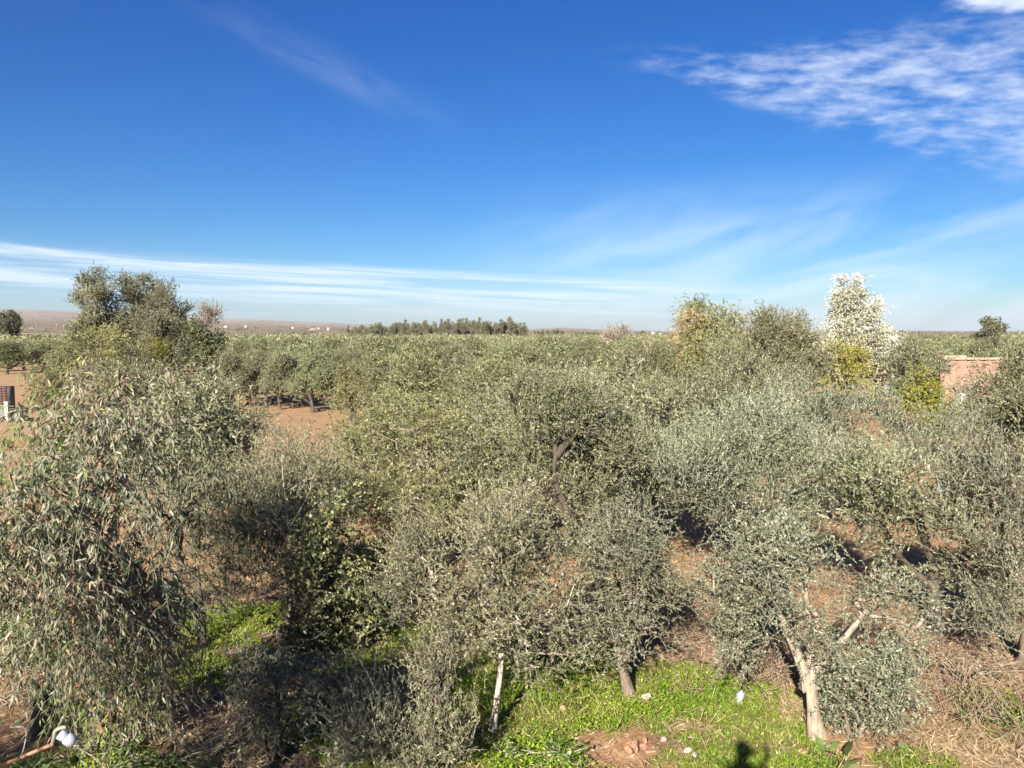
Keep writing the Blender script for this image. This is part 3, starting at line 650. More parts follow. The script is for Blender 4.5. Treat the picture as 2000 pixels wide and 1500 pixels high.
# tall trees against the sky
tree('eucalyptus_tree', 'tall eucalyptus in the clump behind the yellow broom, first of three', 'eucalyptus', (205, 770),
     [(180, 560, 17, 18), (200, 550, 14, 14), (220, 556, 14, 14), (195, 585, 30, 26), (180, 620, 24, 38), (220, 620, 32, 38), (200, 640, 36, 30), (195, 665, 34, 35), (225, 690, 30, 30)], 'olive', 41, [([ZERO, (207, 690), (205, 600)], .22, .09)], 'bark', s=3.0, dens=1.9, bottom=.8, carve=-.4, Y=72, mat='euc_far')
tree('eucalyptus_tree', 'tallest eucalyptus at the centre of the clump behind the yellow broom', 'eucalyptus', (275, 770),
     [(246, 550, 9, 12), (250, 572, 14, 18), (272, 555, 11, 12), (290, 553, 9, 12), (283, 585, 32, 30), (306, 592, 18, 28), (262, 620, 34, 38), (300, 625, 34, 34), (295, 640, 36, 45), (270, 680, 44, 35)], 'olive', 42, [([ZERO, (275, 690), (272, 590)], .24, .09)], 'bark', s=3.0, dens=1.25, bottom=.8, carve=-.4, Y=75, mat='euc_far')
tree('eucalyptus_tree', 'narrow eucalyptus at the end of the clump next to the dry-topped tree', 'eucalyptus', (338, 770),
     [(318, 566, 8, 12), (332, 568, 9, 12), (332, 590, 20, 22), (345, 612, 18, 30), (330, 645, 30, 38), (348, 660, 18, 30), (325, 690, 36, 30)], 'olive', 43, [([ZERO, (336, 690), (332, 600)], .2, .08)], 'bark', s=3.0, dens=1.9, bottom=.8, carve=-.4, Y=73, mat='euc_far')
tree('broom_bush', 'bright yellow-green broom bush in front of the tall eucalyptus clump', 'bush', (250, 775),
     [(225, 685, 34, 26), (275, 695, 32, 22), (245, 715, 45, 22), (290, 720, 25, 20)], 'shoots', 44, None, dens=1.6, s=3.0, Y=62, mat='broom')
tree('dry_topped_tree', 'dark bushy tree with a dry pinkish top beside the eucalyptus clump', 'tree', (408, 775),
     [(405, 655, 28, 26), (390, 690, 28, 28), (425, 690, 24, 28), (408, 720, 34, 25), (380, 650, 15, 20)], 'dark', 45, None, 'bark_dark', .2, dens=1.6, s=3.2, Y=68, bottom=.8, tint=-.14,
     extra=[('dry_top', [(410, 615, 12, 12), (403, 630, 14, 8)], 'shoots', 46, dict(dens=1.6, st=dict(mat='pinktwig')))])
tree('golden_tree', 'tall tree turning golden at its sunny side', 'tree', (1400, 860),
     [(1385, 645, 44, 36), (1410, 628, 30, 24), (1365, 685, 42, 40), (1425, 695, 46, 42), (1400, 740, 65, 40)], 'willow', 51, [([ZERO, (1402, 760), (1400, 660)], .2, .08)], 'bark', dens=2.0, s=2.4, Y=44, bottom=.7, tint=-.05, carve=-.6,
     extra=[('golden_leaves', [(1340, 665, 22, 34), (1348, 710, 20, 36), (1365, 620, 26, 16), (1440, 640, 14, 16), (1375,720,22,30)], 'willow', 52, dict(dens=1.5, st=dict(mat='drygold')))])
tree('olive_tree', 'tall ragged olive with dark limbs and sky gaps between golden tree and poplar', 'olive tree', (1510, 870),
     [(1480, 650, 26, 32), (1510, 640, 32, 24), (1558, 632, 32, 30), (1550, 672, 38, 34), (1500, 690, 50, 36), (1565, 715, 42, 32), (1470, 715, 44, 36), (1463, 612, 5, 9), (1480, 745, 65, 36)], 'olive', 53,
     [([ZERO, (1506, 770), (1495, 700), (1478, 650)], .22, .07), ([(1505, 760), (1530, 700), (1555, 640)], .12, .05), ([(1480, 655), (1463, 612)], .03, .02)], 'bark_dark', dens=2.0, s=2.3, Y=42, bottom=.8, carve=-.3, tint=.02)
tree('white_poplar', 'tall white poplar with shining white leaves and yellow lower foliage', 'poplar', (1668, 800),
     [(1658, 565, 22, 24), (1648, 605, 26, 34), (1684, 605, 22, 34), (1665, 640, 42, 34), (1708, 650, 28, 28), (1630, 655, 22, 38), (1738, 662, 13, 13), (1695, 685, 58, 34), (1640, 690, 46, 34), (1728, 690, 34, 30), (1612, 680, 26, 30), (1735, 755, 22, 14)], 'dark', 54,
     [([ZERO, (1664, 720), (1662, 640), (1658, 570)], .17, .05), ([(1665, 750), (1690, 700), (1705, 650)], .07, .03), ([(1665, 740), (1640, 690), (1628, 640)], .07, .03)], 'bark_pale', dens=2.0, s=2.1, Y=54, bottom=.9, carve=-.45, mat='poplar',
     extra=[('yellow_foliage', [(1630, 690, 24, 26, -2.2), (1652, 712, 40, 30, -2.4), (1690, 725, 34, 28, -2.2), (1640, 755, 42, 24, -2.2), (1700, 762, 34, 18, -2.2), (1662, 680, 22, 20, -2.4)], 'dark', 55, dict(dens=.5, tint=.0, st=dict(mat='yellow')))])
tree('yellowing_tree', 'small tree with yellow and lime leaves before the rubble of the earthen wall', 'tree', (1800, 885),
     [(1805, 745, 20, 22), (1795, 785, 30, 30), (1835, 790, 34, 30), (1815, 815, 48, 25)], 'dark', 56, [([ZERO, (1798, 850), (1803, 790)], .06, .03)], 'bark_pale', dens=1.5, s=2.2, Y=40, bottom=.9, mat='lime')
tree('round_tree', 'single dark round tree rising from the far plain', 'tree', (18, 690), [(18, 622, 12, 12), (14, 636, 15, 12), (24, 636, 10, 12)], 'dark', 57, None, 'bark_dark', .3, dens=4., s=6, Y=190, bottom=.9, twigs=False, mat='euc_far', tint=-.2)
tree('bare_tree', 'leafless pinkish tree standing out of the grove', 'tree', (1192, 690), [(1192, 652, 24, 14), (1175, 662, 18, 10), (1210, 660, 14, 12)], 'shoots', 58, None, 'bark_pale', .15, dens=.9, s=4.5, Y=105, mat='pinktwig')
print('leaves', STAT)

# ------------------------------------------------------------------ the grove
def put(o, x, y, z=None, rz=0.0, sc_=1.0, szz=None):
    o.location = (x, y, float(gh(x, y)) if z is None else z); o.rotation_euler = (0, 0, rz); o.scale = (sc_, sc_, szz or sc_)
def dup(t, label=None, group=None):
    r = t.copy(); col.objects.link(r)
    if label: r['label'] = label
    if group: r['group'] = group
    for ch in t.children:
        c = ch.copy(); col.objects.link(c); c.parent = r
    return r
def local_tree(name, label, cat, lobes, style, seed, s, dens, trunks, mats=None, bark='bark_dark', group=None, twigs=True, carve=-.55, bottom=.5, tint=0., r_tip=.0075, shell=.5):
    rng = np.random.default_rng(seed); st = dict(STY[style])
    if mats: st['mat'] = mats
    t = thing(name, label, cat, (0, 0, 0), group)
    C, O, lo = sample_crown(rng, [(np.array(c, float), np.array(r, float)) for c, r in lobes], st['dens'] * dens / s ** 1.5, seed, bottom, shell, carve, s)
    W = Acc(); make_wood(rng, W, [(np.array(p, float), a, c) for p, a, c in trunks], C[::3] if len(C) > 300 else C, r_tip * s ** .5, 0)
    link('trunk', W.build('trunk', [MAT[bark]], (0,)), t)
    A = Acc(); STAT[0] += make_crown(rng, A, C, O, st, s, 0, 1, twigs, tint, rng.normal(0, .13, int(lo.max()) + 1)[lo])
    link('crown', A.build('crown', [MAT[st['mat']], MAT[st['twig']]]), t)
    return t
def grove_lobes(seed, H=4.4, Wd=1.6):
    r = np.random.default_rng(seed); q = []
    for k in range(11):
        a = k * 2.4 + r.uniform(-.4, .4); rr = Wd * r.uniform(.3, .68) * (k > 0)
        z = H * r.uniform(.34, .74) if k else H * .76
        R_ = r.uniform(.55, .85)
        q.append(((rr * math.cos(a), rr * math.sin(a), z), (R_, R_, R_ * r.uniform(.85, 1.15))))
    return q
sh = local_tree('eucalyptus_tree', 'eucalyptus beside the house whose shade falls on the leaf litter and the domed bush', 'eucalyptus',
    [((0, 0, 5.0), (1.1, 1.0, .9)), ((.7, .4, 4.5), (.9, .9, .8)), ((-.6, -.2, 4.6), (1.0, .9, .8)), ((.2, .7, 5.4), (.8, .8, .7)), ((.9, -.3, 5.2), (.7, .7, .6))], 'euc', 40, 1.3, .36,
    [([(0, 0, -.05), (.1, 0, 1.6), (0, .2, 3.4), (.1, .2, 5.0)], .10, .05)], bark='bark_red', bottom=.9)
sh.location = (-5.3, 2.6, 0)
SHADE = sh
G_OL = 'olive trees of the dense grove'
G_LB = 'silvery green olive tree in the dense grove that fills the plain'
mid_p, far_p = [], []
for k in range(5):
    r = np.random.default_rng(900 + k)
    tk = [([(0, 0, -.05), (r.normal(0, .1), r.normal(0, .1), .7), (r.normal(0, .3), r.normal(0, .3), 1.7), (r.normal(0, .4), r.normal(0, .4), 2.6)], .17, .07), ([(0, 0, .5), (r.normal(0, .6), r.normal(0, .6), 1.8), (r.normal(0, .9), r.normal(0, .9), 2.5)], .09, .05)]
    mid_p.append(local_tree('olive_tree', G_LB, 'olive tree', grove_lobes(k + 3), ['olive', 'shoots', 'olive', 'willow', 'oliveg'][k], 300 + k, 2.1, 1.25, tk, group=G_OL, mats=['olive', 'grove', 'grove', 'willow', 'grove'][k]))
    far_p.append(local_tree('olive_tree', G_LB, 'olive tree', grove_lobes(k + 30), ['olive', 'olive', 'oliveg', 'olive', 'oliveg'][k], 400 + k, 3.3, 1.9, tk, group=G_OL, mats='grove', twigs=False))
def zone(px, y):
    z = ('behind the tan clearing' if px < 450 else 'beyond the red earth clearing' if px < 700 else 'below the eucalyptus row' if px < 1010 else
         'around the pale dead tree' if px < 1330 else 'below and behind the golden tree' if px < 1590 else 'around the white poplar' if px < 1800 else 'around the earthen wall')
    n_ = 'bushy near olive tree of the grove ' if y < 48 else 'silvery green olive tree of the dense grove '
    return n_ + z, ('near olives ' if y < 48 else 'grove olives ') + z
rng = np.random.default_rng(77)
cand = []
th = R(24); sp_ = 5.3
for i in range(-80, 90):
    for j in range(-80, 90):
        u, v = i * sp_ + rng.normal(0, .55), j * sp_ + rng.normal(0, .55)
        x, y = u * math.cos(th) - v * math.sin(th), u * math.sin(th) + v * math.cos(th)
        if y < 17.5 or y > 310: continue
        px, py = pix((x, y, 0))
        if px < -220 or px > 2220: continue
        if 450 < px < 690 and 788 < py < 980: continue              # red clearing
        if px < 105 + (py - 720) * .2 and 722 < py < 1200: continue     # tan clearing
        if 130 < px < 460 and 745 < py < 1000: continue
        if 1775 < px < 1965 and 752 < py < 960: continue              # in front of the wall
        if 1560 < px < 1780 and 775 < py < 900: continue
        if 1320 < px < 1600 and 800 < py < 1000: continue
        if 1715 < px < 1905 and 850 < py < 1030: continue
        if 930 < px < 1000 and 735 < py < 830: continue
        if px > 1815 and y > 58 and y < 72: continue
        cand.append((y, x, px, py))
HERO = [o.location[:] for o in col.objects if o.type == 'EMPTY' and o.location[1] > 5]
cand = [c for c in cand if not any((c[1] - h[0]) ** 2 + (c[0] - h[1]) ** 2 < (2.6 if c[0] < 60 else 1.5) ** 2 for h in HERO)]
# the row along the back edge of the red clearing, trunks in view
row = []
for px_, py_ in ((455, 797), (485, 792), (520, 796), (548, 800), (572, 797), (612, 806), (655, 800), (690, 800)):
    p = ground(px_, py_); row.append((p[1], p[0], px_, py_))
cand = [c for c in cand if all((c[0] - q[0]) ** 2 + (c[1] - q[1]) ** 2 > 3.2 ** 2 for q in row)]
cand.sort()
used = set(); NIND = 262
def place(protos, k, label, group, x, y, s, sz):
    p = protos[k]
    if id(p) not in used: used.add(id(p)); o = p; o['label'] = label; o['group'] = group
    else: o = dup(p, label, group)
    put(o, x, y, None, rng.uniform(0, 6.28), s, sz)
    return o
for y, x, px, py in row:
    place(mid_p, int(rng.integers(5)), 'olive tree with bare trunk at the shady back edge of the red earth clearing', 'olives edging the red clearing', x, y, rng.uniform(.8, .92), rng.uniform(.9, 1.0))
for y, x, px, py in cand[:NIND]:
    s = rng.uniform(.80, 1.12)
    place(mid_p if y < 48 else far_p, int(rng.integers(5)), *zone(px, y), x, y, s, s * rng.uniform(.9, 1.05) * (1.0 if y < 60 else .98))
for pz in mid_p + far_p:
    if id(pz) not in used:
        for ch in list(pz.children): bpy.data.objects.remove(ch)
        bpy.data.objects.remove(pz)
s2 = dup(SHADE, 'smaller eucalyptus beside the house whose shade falls on the dark stump hollow'); put(s2, -8.1, 4.9, 0, 1.9, .62)
# every tree beyond those: one mass
A = Acc(); rest = cand[NIND:]
for px_, py_ in ((-30, 727), (14, 731), (48, 724), (84, 727), (122, 723), (158, 724)):
    p = ground(px_, py_)
    place(far_p, int(rng.integers(5)), 'dark olive tree in the row at the far side of the tan clearing', 'olives along the tan clearing', p[0], p[1], 1.08, 1.0)
pts, tt, sz = [], [], []
def mass(A, x, y, H, Wd, n, leaf, tint=0., z0=None):
    z = float(gh(x, y)) if z0 is None else z0
    L_ = nrm(rng.normal(size=(5, 3))) * (Wd * .42, Wd * .42, H * .12) + (0, 0, H * .6)
    k = rng.integers(0, 5, n); d = nrm(rng.normal(size=(n, 3)) + (0, 0, .35))
    P = L_[k] + d * np.array((Wd * .38, Wd * .38, H * .30)) * rng.uniform(.75, 1.1, (n, 1)) + (x, y, z)
    pts.append(P); tt.append(.47 + tint + rng.normal(0, .07) + rng.normal(0, .17, n)); sz.append(np.full(n, leaf))
def flush(A, mat=0):
    P, t, s = np.concatenate(pts), np.clip(np.concatenate(tt), 0, 1), np.concatenate(sz)
    D = nrm(rng.normal(size=P.shape) + (0, 0, .6)); k = len(P)
    add_leaves(A, P, D, nrm(rng.normal(size=P.shape)), s * rng.uniform(.7, 1.2, k), s * .42 * rng.uniform(.7, 1.2, k), t, mat, 0)
    pts.clear(); tt.clear(); sz.clear()
for y, x, px, py in rest:
    H = 4.3 * rng.uniform(.86, 1.14)
    mass(A, x, y, H, 4.6, 190 if y < 150 else 100, .52 if y < 150 else .8)
flush(A)
stuff('olive_grove', A.build('olive_grove', [MAT['grove']]), 'olive trees of the far grove merging into one mass')
A = Acc()
for k in range(900):                                                  # dark plantations across the far plain
    d = 420 + 3600 * rng.random() ** 1.6
    px = rng.uniform(-60, 2060)
    band = math.sin(d * .0105 + 1.3 * math.sin(px * .004)) + .5 * math.sin(px * .021 + d * .004)
    if band < -.1: continue
    x = (px - 1000) / F * d
    mass(A, x, d, rng.uniform(3, 5.5), rng.uniform(7, 18), 40, 2.2 * (d / 800) ** .3, -.12)
flush(A)
stuff('far_wood', A.build('far_wood', [MAT['euc_far']]), 'dark plantations and hedges on the far plain')

# ------------------------------------------------------------------ far eucalyptus row and other distant trees
eu = []
for k in range(3):
    r = np.random.default_rng(600 + k); lob = []
    for q in range(6):
        z = 3.5 + q * 1.5; lob.append(((r.normal(0, .5), r.normal(0, .5), z), (1.7 - q * .2, 1.7 - q * .2, 1.3)))
    eu.append(local_tree('eucalyptus_tree', 'eucalyptus in the long even row on the horizon', 'eucalyptus', lob, 'olive', 610 + k, 6.0, 4.5, [([(0, 0, 0), (0, 0, 5), (.2, 0, 10)], .25, .1)], mats='euc_far', group='eucalyptus row on the horizon', twigs=False, bottom=.9, carve=-.9, r_tip=.01))
tops = [(680, 640), (720, 636), (745, 632), (760, 636), (790, 632), (815, 629), (850, 632), (878, 627), (900, 624), (930, 627), (950, 628), (966, 636), (975, 630), (995, 624), (1012, 626), (1030, 634)]
tx, ty = zip(*tops); first = set()
k = 0
for px in np.arange(682, 1034, 6.4):
    k += 1; q = int(rng.integers(3)); Y = 400 + rng.uniform(-25, 25)
    H = (at(px, np.interp(px, tx, ty) + rng.uniform(-5, 6), Y)[2])
    o = eu[q] if q not in first else dup(eu[q]); first.add(q)
    s = H / 12.3
    if px < 870: o['label'] = 'eucalyptus in the lower even stretch of the long row on the horizon'; o['group'] = 'lower eucalyptus row'
    else: o['label'] = 'eucalyptus in the taller clumped end of the long row on the horizon'; o['group'] = 'taller eucalyptus row'
    put(o, at(px + rng.uniform(-2, 2), 650, Y)[0], Y, None, rng.uniform(0, 6), s * rng.uniform(.85, 1.2), s)
def far_tree(px, top, Y, label, wide=1.0, q=0, group=None, name='distant_tree', cat='tree'):
    o = dup(eu[q], label); o.name = name; o['category'] = cat
    if group: o['group'] = group
    elif 'group' in o: del o['group']
    z0 = float(gh(at(px, 650, Y)[0], Y)); H = at(px, top, Y)[2] - z0; s = H / 12.3
    put(o, at(px, 650, Y)[0], Y, None, px, s * wide, s); return o
for px, top in ((1786, 655), (1803, 650), (1818, 652), (1832, 656)): far_tree(px, top, 170, 'distant tree in the clump between white poplar and earthen wall', 1.1, int(px) % 3, 'distant clump past the poplar')
far_tree(1757, 649, 150, 'small dark tree peeping out right beside the white poplar', 1.5, 1)
for px, top in ((1874, 658), (1884, 655), (1898, 652), (1910, 650), (1918, 652), (1926, 648)): far_tree(px, top, 175, 'low distant tree in the line below the tall cloud-shaped tree', 1.2, int(px) % 3, 'low line below the tall tree')
for px, top in ((1958, 655), (1965, 657), (1980, 656), (1997, 654)): far_tree(px, top, 230, 'small distant tree on the horizon past the tall cloud-shaped tree', 1.2, int(px) % 3, 'specks past the tall tree')
for px, top in ((1045, 646), (1052, 645), (1060, 644), (1070, 644), (1082, 643), (1090, 642), (1098, 645)): far_tree(px, top, 520, 'distant tree behind the reddish far house', 1.3, int(px) % 3, 'trees behind the reddish house')
for px in range(1118, 1172, 7): far_tree(px, 648 + abs(px - 1140) * .05, 560, 'distant tree in the low dark hedge on the horizon', 1.5, px % 3, 'low dark hedge on the horizon')
far_tree(1255, 645, 420, 'small dark tree beside the white far houses', 1.4, 2)
for px in (1236, 1244, 1264, 1296, 1304, 1312, 1320): far_tree(px, 652, 480, 'distant tree around the white far houses', 1.5, px % 3, 'trees round the white houses')
tree('tall_tree', 'tall dark cloud-shaped tree on the horizon above the earthen wall', 'tree', (1938, 690), [(1924, 632, 8, 6), (1938, 628, 9, 6), (1951, 643, 10, 7), (1930, 646, 10, 7), (1941, 655, 11, 6), (1928, 662, 13, 6), (1946, 665, 10, 5), (1937, 640, 7, 9)], 'dark', 59, None, 'bark_dark', .3, dens=4., s=5, Y=170, bottom=.9, twigs=False, carve=-.4, mat='euc_far', tint=-.15)

# ------------------------------------------------------------------ built things
def box(A, lo, hi, mat=0):
    (a, b, c), (d, e, f) = lo, hi
    V = [(a, b, c), (d, b, c), (d, e, c), (a, e, c), (a, b, f), (d, b, f), (d, e, f), (a, e, f)]
    A.add(V, [(0, 3, 2, 1), (4, 5, 6, 7), (0, 1, 5, 4), (1, 2, 6, 5), (2, 3, 7, 6), (3, 0, 4, 7)], mat)
def bev(o, wd=.01, seg=2):
    m_ = o.modifiers.new('bevel', 'BEVEL'); m_.width = wd; m_.segments = seg; return o
MAT['white_wall'] = solid_mat('lime_wash', (.40, .37, .32), (.52, .48, .42), 2, .9, .1)
MAT['pink_wall'] = solid_mat('pink_render', (.44, .25, .19), (.62, .38, .29), 2, .9, .2)
MAT['adobe'] = solid_mat('pink_adobe', (.19, .11, .08), (.38, .24, .185), 1.6, .95, .9, dist=.08)
MAT['adobe_cap'] = solid_mat('adobe_coping', (.30, .195, .14), (.45, .32, .24), 3, .95, .5)
MAT['void'] = solid_mat('dark_opening', (.02, .018, .016), (.03, .028, .025), 3, .9, 0)
MAT['brick'] = solid_mat('brick_red_shaded', (.075, .042, .032), (.14, .08, .06), 6, .9, .4)  # red darkened to carry the shade on the wall
MAT['concrete'] = solid_mat('grey_concrete', (.10, .095, .09), (.22, .205, .19), 7, .9, .5)
MAT['stone'] = solid_mat('pale_stone', (.20, .17, .13), (.42, .37, .30), 12, .85, .6)
MAT['stone_red'] = solid_mat('reddish_stone', (.34, .19, .13), (.56, .36, .27), 12, .9, .6)
MAT['white_plastic'] = solid_mat('white_plastic', (.30, .32, .34), (.46, .48, .51), 4, .35, .05, spec=.5)
MAT['cream_plastic'] = solid_mat('cream_plastic', (.22, .22, .17), (.32, .32, .25), 4, .45, .05, spec=.5)
MAT['grey_plastic'] = solid_mat('weathered_plastic', (.24, .26, .30), (.42, .45, .49), 9, .5, .2)
MAT['dark_glass'] = solid_mat('dark_lens', (.015, .015, .02), (.03, .03, .035), 3, .12, 0, spec=.6)
MAT['rust'] = solid_mat('rusty_iron', (.18, .085, .05), (.40, .23, .145), 14, .8, .4, (1, 1, .4))
MAT['blue'] = solid_mat('faded_blue_plastic', (.08, .20, .34), (.14, .30, .46), 5, .5, .1)
MAT['tarp'] = solid_mat('pale_sheet', (.26, .25, .22), (.46, .44, .39), 5, .7, .5)
MAT['wirem'] = solid_mat('grey_wire', (.38, .36, .35), (.5, .48, .46), 9, .5, 0)
MAT['soilclod'] = solid_mat('earth_clod', (.20, .10, .06), (.42, .25, .16), 9, .95, .9)

def far_house(px, w_px, h_px, Y, mat, label, group=None):
    x = at(px, 650, Y)[0]; s = Y / F; wd, h = w_px * s * .8, h_px * s * .8 + 1.5; z = float(gh(x, Y)) - .3
    t = thing('house', label, 'house', (x, Y, z), group)
    A = Acc(); box(A, (-wd / 2, 0, 0), (wd / 2, wd * .8, h)); link('wall', A.build('wall', [MAT[mat]]), t)
    A = Acc(); box(A, (-wd / 2 - .25, -.25, h + .003), (wd / 2 + .25, wd * .8 + .25, h + .6)); link('roof', A.build('roof', [MAT[mat]]), t)
    for u in (-.28, .24):
        A = Acc(); box(A, (u * wd - .6, -.05, h - 2.6), (u * wd + .6, .1, h - 1.0)); link('window', A.build('window', [MAT['void']]), t)
for i, (px, w_, h_, Y, mt, lb) in enumerate((
    (1276, 9, 7, 850, 'white_wall', 'taller of the two white houses among far trees'), (1291, 8, 4, 870, 'white_wall', 'lower of the two white houses among far trees'),
    (1078, 13, 4, 500, 'pink_wall', 'reddish far house in front of a row of dark trees'), (1040, 11, 2, 500, 'white_wall', 'low pale far building at the end of the eucalyptus row'),
    (441, 9, 3, 1900, 'white_wall', 'pale far house just past the dry-topped tree'), (480, 8, 3, 2100, 'pink_wall', 'small pinkish far house between pale ones'),
    (572, 6, 4, 1900, 'white_wall', 'lone white house on the plain above the red clearing'), (612, 16, 2, 1700, 'pink_wall', 'long low pinkish building on the far plain'),
    (622, 6, 4, 1750, 'white_wall', 'white block next to the long low pinkish building'), (641, 5, 5, 1700, 'white_wall', 'narrow white house close to the eucalyptus row'),
    (684, 5, 5, 1600, 'white_wall', 'white house showing over the start of the eucalyptus row'), (112, 5, 2, 1500, 'white_wall', 'tiny white house on the plain before the tall eucalyptus clump'),
    (146, 8, 3, 1300, 'white_wall', 'pale house touching the crown of the tall eucalyptus clump'))):
    far_house(px, w_, h_, Y, mt, lb)

# pale bare trunk in the grove
def bare(name, label, cat, base_px, stems, mat, seed, Y=None, sub=3, spread=.5, tw=.5):
    rng = np.random.default_rng(seed)
    b = ground(*base_px) if Y is None else np.array((at(base_px[0], 700, Y)[0], Y, 0.))
    t = thing(name, label, cat, b)
    for pts_, r0, r1 in stems:
        A = Acc(); q = np.array([at(p[0], p[1], b[1] + (p[2] if len(p) > 2 else 0)) - b for p in pts_]); q = spline(q, 12)
        add_tube(A, q, np.linspace(r0, r1, 12), 6, 0, rng, .05)
        for k in range(sub):
            i = rng.integers(4, 12); d = nrm(np.array((rng.normal() * spread, rng.normal() * spread, .8))) * tw * rng.uniform(.5, 1.2)
            e = q[i] + d; mm = (q[i] + e) / 2 + rng.normal(0, .04, 3)
            rr = r1 * .6; add_prisms(A, np.array([q[i], mm]), np.array([mm, e]), np.array([rr, rr * .7]), np.array([rr * .7, rr * .35]), 0, 4)
        link('stem', A.build('stem', [MAT[mat]], (0,)), t)
    return t
bare('dead_tree', 'dead tree with a pale bare forked trunk above the grove', 'dead tree', (1266, 760), [([(1266, 760), (1266, 710), (1265, 685)], .16, .11), ([(1265, 690), (1260, 676), (1256, 664)], .09, .04), ([(1265, 688), (1270, 674), (1274, 664)], .08, .04)], 'bark_pale', 71, Y=62, sub=3, tw=.8)
bare('bare_sapling', 'slim bare sapling, its pale straight stem climbing through the light olive', 'sapling', (586, 1245),
     [([(586, 1245, -.5), (580, 1180, -.5), (572, 1090, -.55), (562, 1010, -.6), (553, 935, -.6), (551, 890, -.6)], 0.024, .007), ([(572, 1080, -.55), (545, 1030, -.7), (520, 1010, -.8)], .012, .005), ([(566, 1030, -.6), (600, 970, -.7), (612, 930, -.7)], .014, .005), ([(576, 1150, -.5), (545, 1120, -.7), (515, 1105, -.8)], .012, .005), ([(572,1100,-.55),(620,1050,-.7),(640,1000,-.8)],.012,.004)], 'twig', 72, sub=7, tw=.35)
bare('bare_bush', 'bare pale upright twigs standing between the eucalyptus and the round olive', 'bush', (330, 1080),
     [([(325 + u, 1040, -1.2), (325 + u * 1.5, 960, -1.2), (320 + u * 2.1, 880 + abs(u), -1.2)], .014, .005) for u in (-24, -12, -4, 6, 14, 26, 36)], 'twig', 73, sub=5, tw=.35, spread=.35)
for i, (px, py, n_, lb) in enumerate(((1500, 1330, 34, 'tangle of reddish dry twigs behind the pale forked trunk'), (1890, 1400, 30, 'heap of dry brown canes near the yellow-leaved fig'), (1330, 1255, 22, 'dry brush in the shade between the two small olives'), (1600, 1160, 14, 'dry twigs over orange straw in the gap between olives'))):
    b = ground(px, py); t = thing('brush_pile', lb, 'brush', b); A = Acc(); rr = np.random.default_rng(80 + i)
    P = np.stack([rr.normal(0, .48, n_ * 7), rr.normal(0, .45, n_ * 7), rr.uniform(.0, .4, n_ * 7)], 1); D = nrm(rr.normal(size=P.shape) + (0, 0, .35)) * rr.uniform(.25, .8, (n_ * 7, 1))
    Md = P + D * .5 + rr.normal(0, .05, P.shape)
    P2 = P + D; P2[:, 2] = np.abs(P2[:, 2])
    add_prisms(A, P, Md, .006, .0045, 0, 4); add_prisms(A, Md, P2, .0045, .0025, 0, 4)
    o = link('twigs', A.build('twigs', [MAT['twig_dry']]), t); o['kind'] = 'stuff'

def rock(name, label, cat, px, py, size, mat, seed, sub=2, squash=.75, cut=True, lift=.3, parent=None, loc=None):
    import bmesh
    bm = bmesh.new(); bmesh.ops.create_icosphere(bm, subdivisions=sub, radius=1)
    r = np.random.default_rng(seed)
    pl = [(nrm(r.normal(size=3)), r.uniform(.55, .85)) for _ in range(9)]
    for v in bm.verts:
        c = np.array(v.co)
        if cut:
            for nn, d in pl:
                k = c.dot(nn)
                if k > d: c = c - nn * (k - d)
        c *= 1 + r.normal(0, .02)
        v.co = c * np.array((size[0], size[1], size[2]))
    me = bpy.data.meshes.new(name); bm.to_mesh(me); bm.free(); me.materials.append(MAT[mat])
    b = ground(px, py) if loc is None else np.array(loc)
    o = link(name, me, parent, (b[0], b[1], (float(gh(b[0], b[1])) if loc is None else b[2]) + size[2] * lift)); o.rotation_euler = (0, 0, r.uniform(0, 6))
    if not parent: tag(o, label, cat)
    return o
rock('stone', 'pale squarish stone at the foot of the short brown trunk', 'stone', 1263, 1366, (.095, .085, .085), 'stone', 91, lift=.7)
rock('stone', 'small white stone at the edge of the red bare soil', 'stone', 1297, 1450, (.05, .045, .05), 'stone', 92)
rock('stone', 'long pale stone in the grass near the photographer shadow', 'stone', 1342, 1472, (.085, .05, .05), 'stone', 93)
rock('stone', 'smaller pale stone next to the long one', 'stone', 1356, 1480, (.05, .04, .04), 'stone', 94)
rock('stone', 'reddish stone by the big-leaved plant under the forked trunk', 'stone', 1569, 1470, (.085, .07, .07), 'stone_red', 95)
rock('stone', 'small reddish stone in the shaded grass behind the thin pale trunk', 'stone', 1100, 1388, (.05, .05, .05), 'stone_red', 96)
rock('stone', 'brown stone lying in the dark hollow beside the eucalyptus', 'stone', 107, 1408, (.08, .07, .06), 'stone_red', 97)
t = thing('earth_mound', 'little dug-up heap of dark earth clods on the red bare soil', 'mound', ground(1240, 1468))
rr = np.random.default_rng(98)
for k in range(14):
    a, q = rr.uniform(0, 6.28), rr.uniform(0, .26)
    rock('clod', '', '', 0, 0, tuple(rr.uniform(.03, .08, 3)), 'soilclod', 200 + k, 2, loc=(q * math.cos(a), q * math.sin(a) * .8, .01 + .05 * (.26 - q) / .26), parent=t)

# pale plastic container in the shaded grass
b = ground(1442, 1374)
t = thing('plastic_container', 'pale grey plastic container standing in the shaded grass', 'container', (b[0], b[1], float(gh(b[0], b[1]))))
t.rotation_euler = (R(8), R(12), .4)
A = Acc(); pr = [(.0, .0), (.052, .0), (.058, .02), (.058, .13), (.050, .155), (.028, .172)]
add_tube(A, np.array([(0.004 * (i % 2), 0, z) for i, (r_, z) in enumerate(pr[1:])]), [r_ for r_, z in pr[1:]], 14, 0, np.random.default_rng(4), .05)
link('body', A.build('body', [MAT['grey_plastic']], (0,)), t)
A = Acc(); add_tube(A, np.array([(0, 0, .1725), (0, 0, .195)]), [.024, .023], 10); link('cap', A.build('cap', [MAT['white_plastic']]), t)

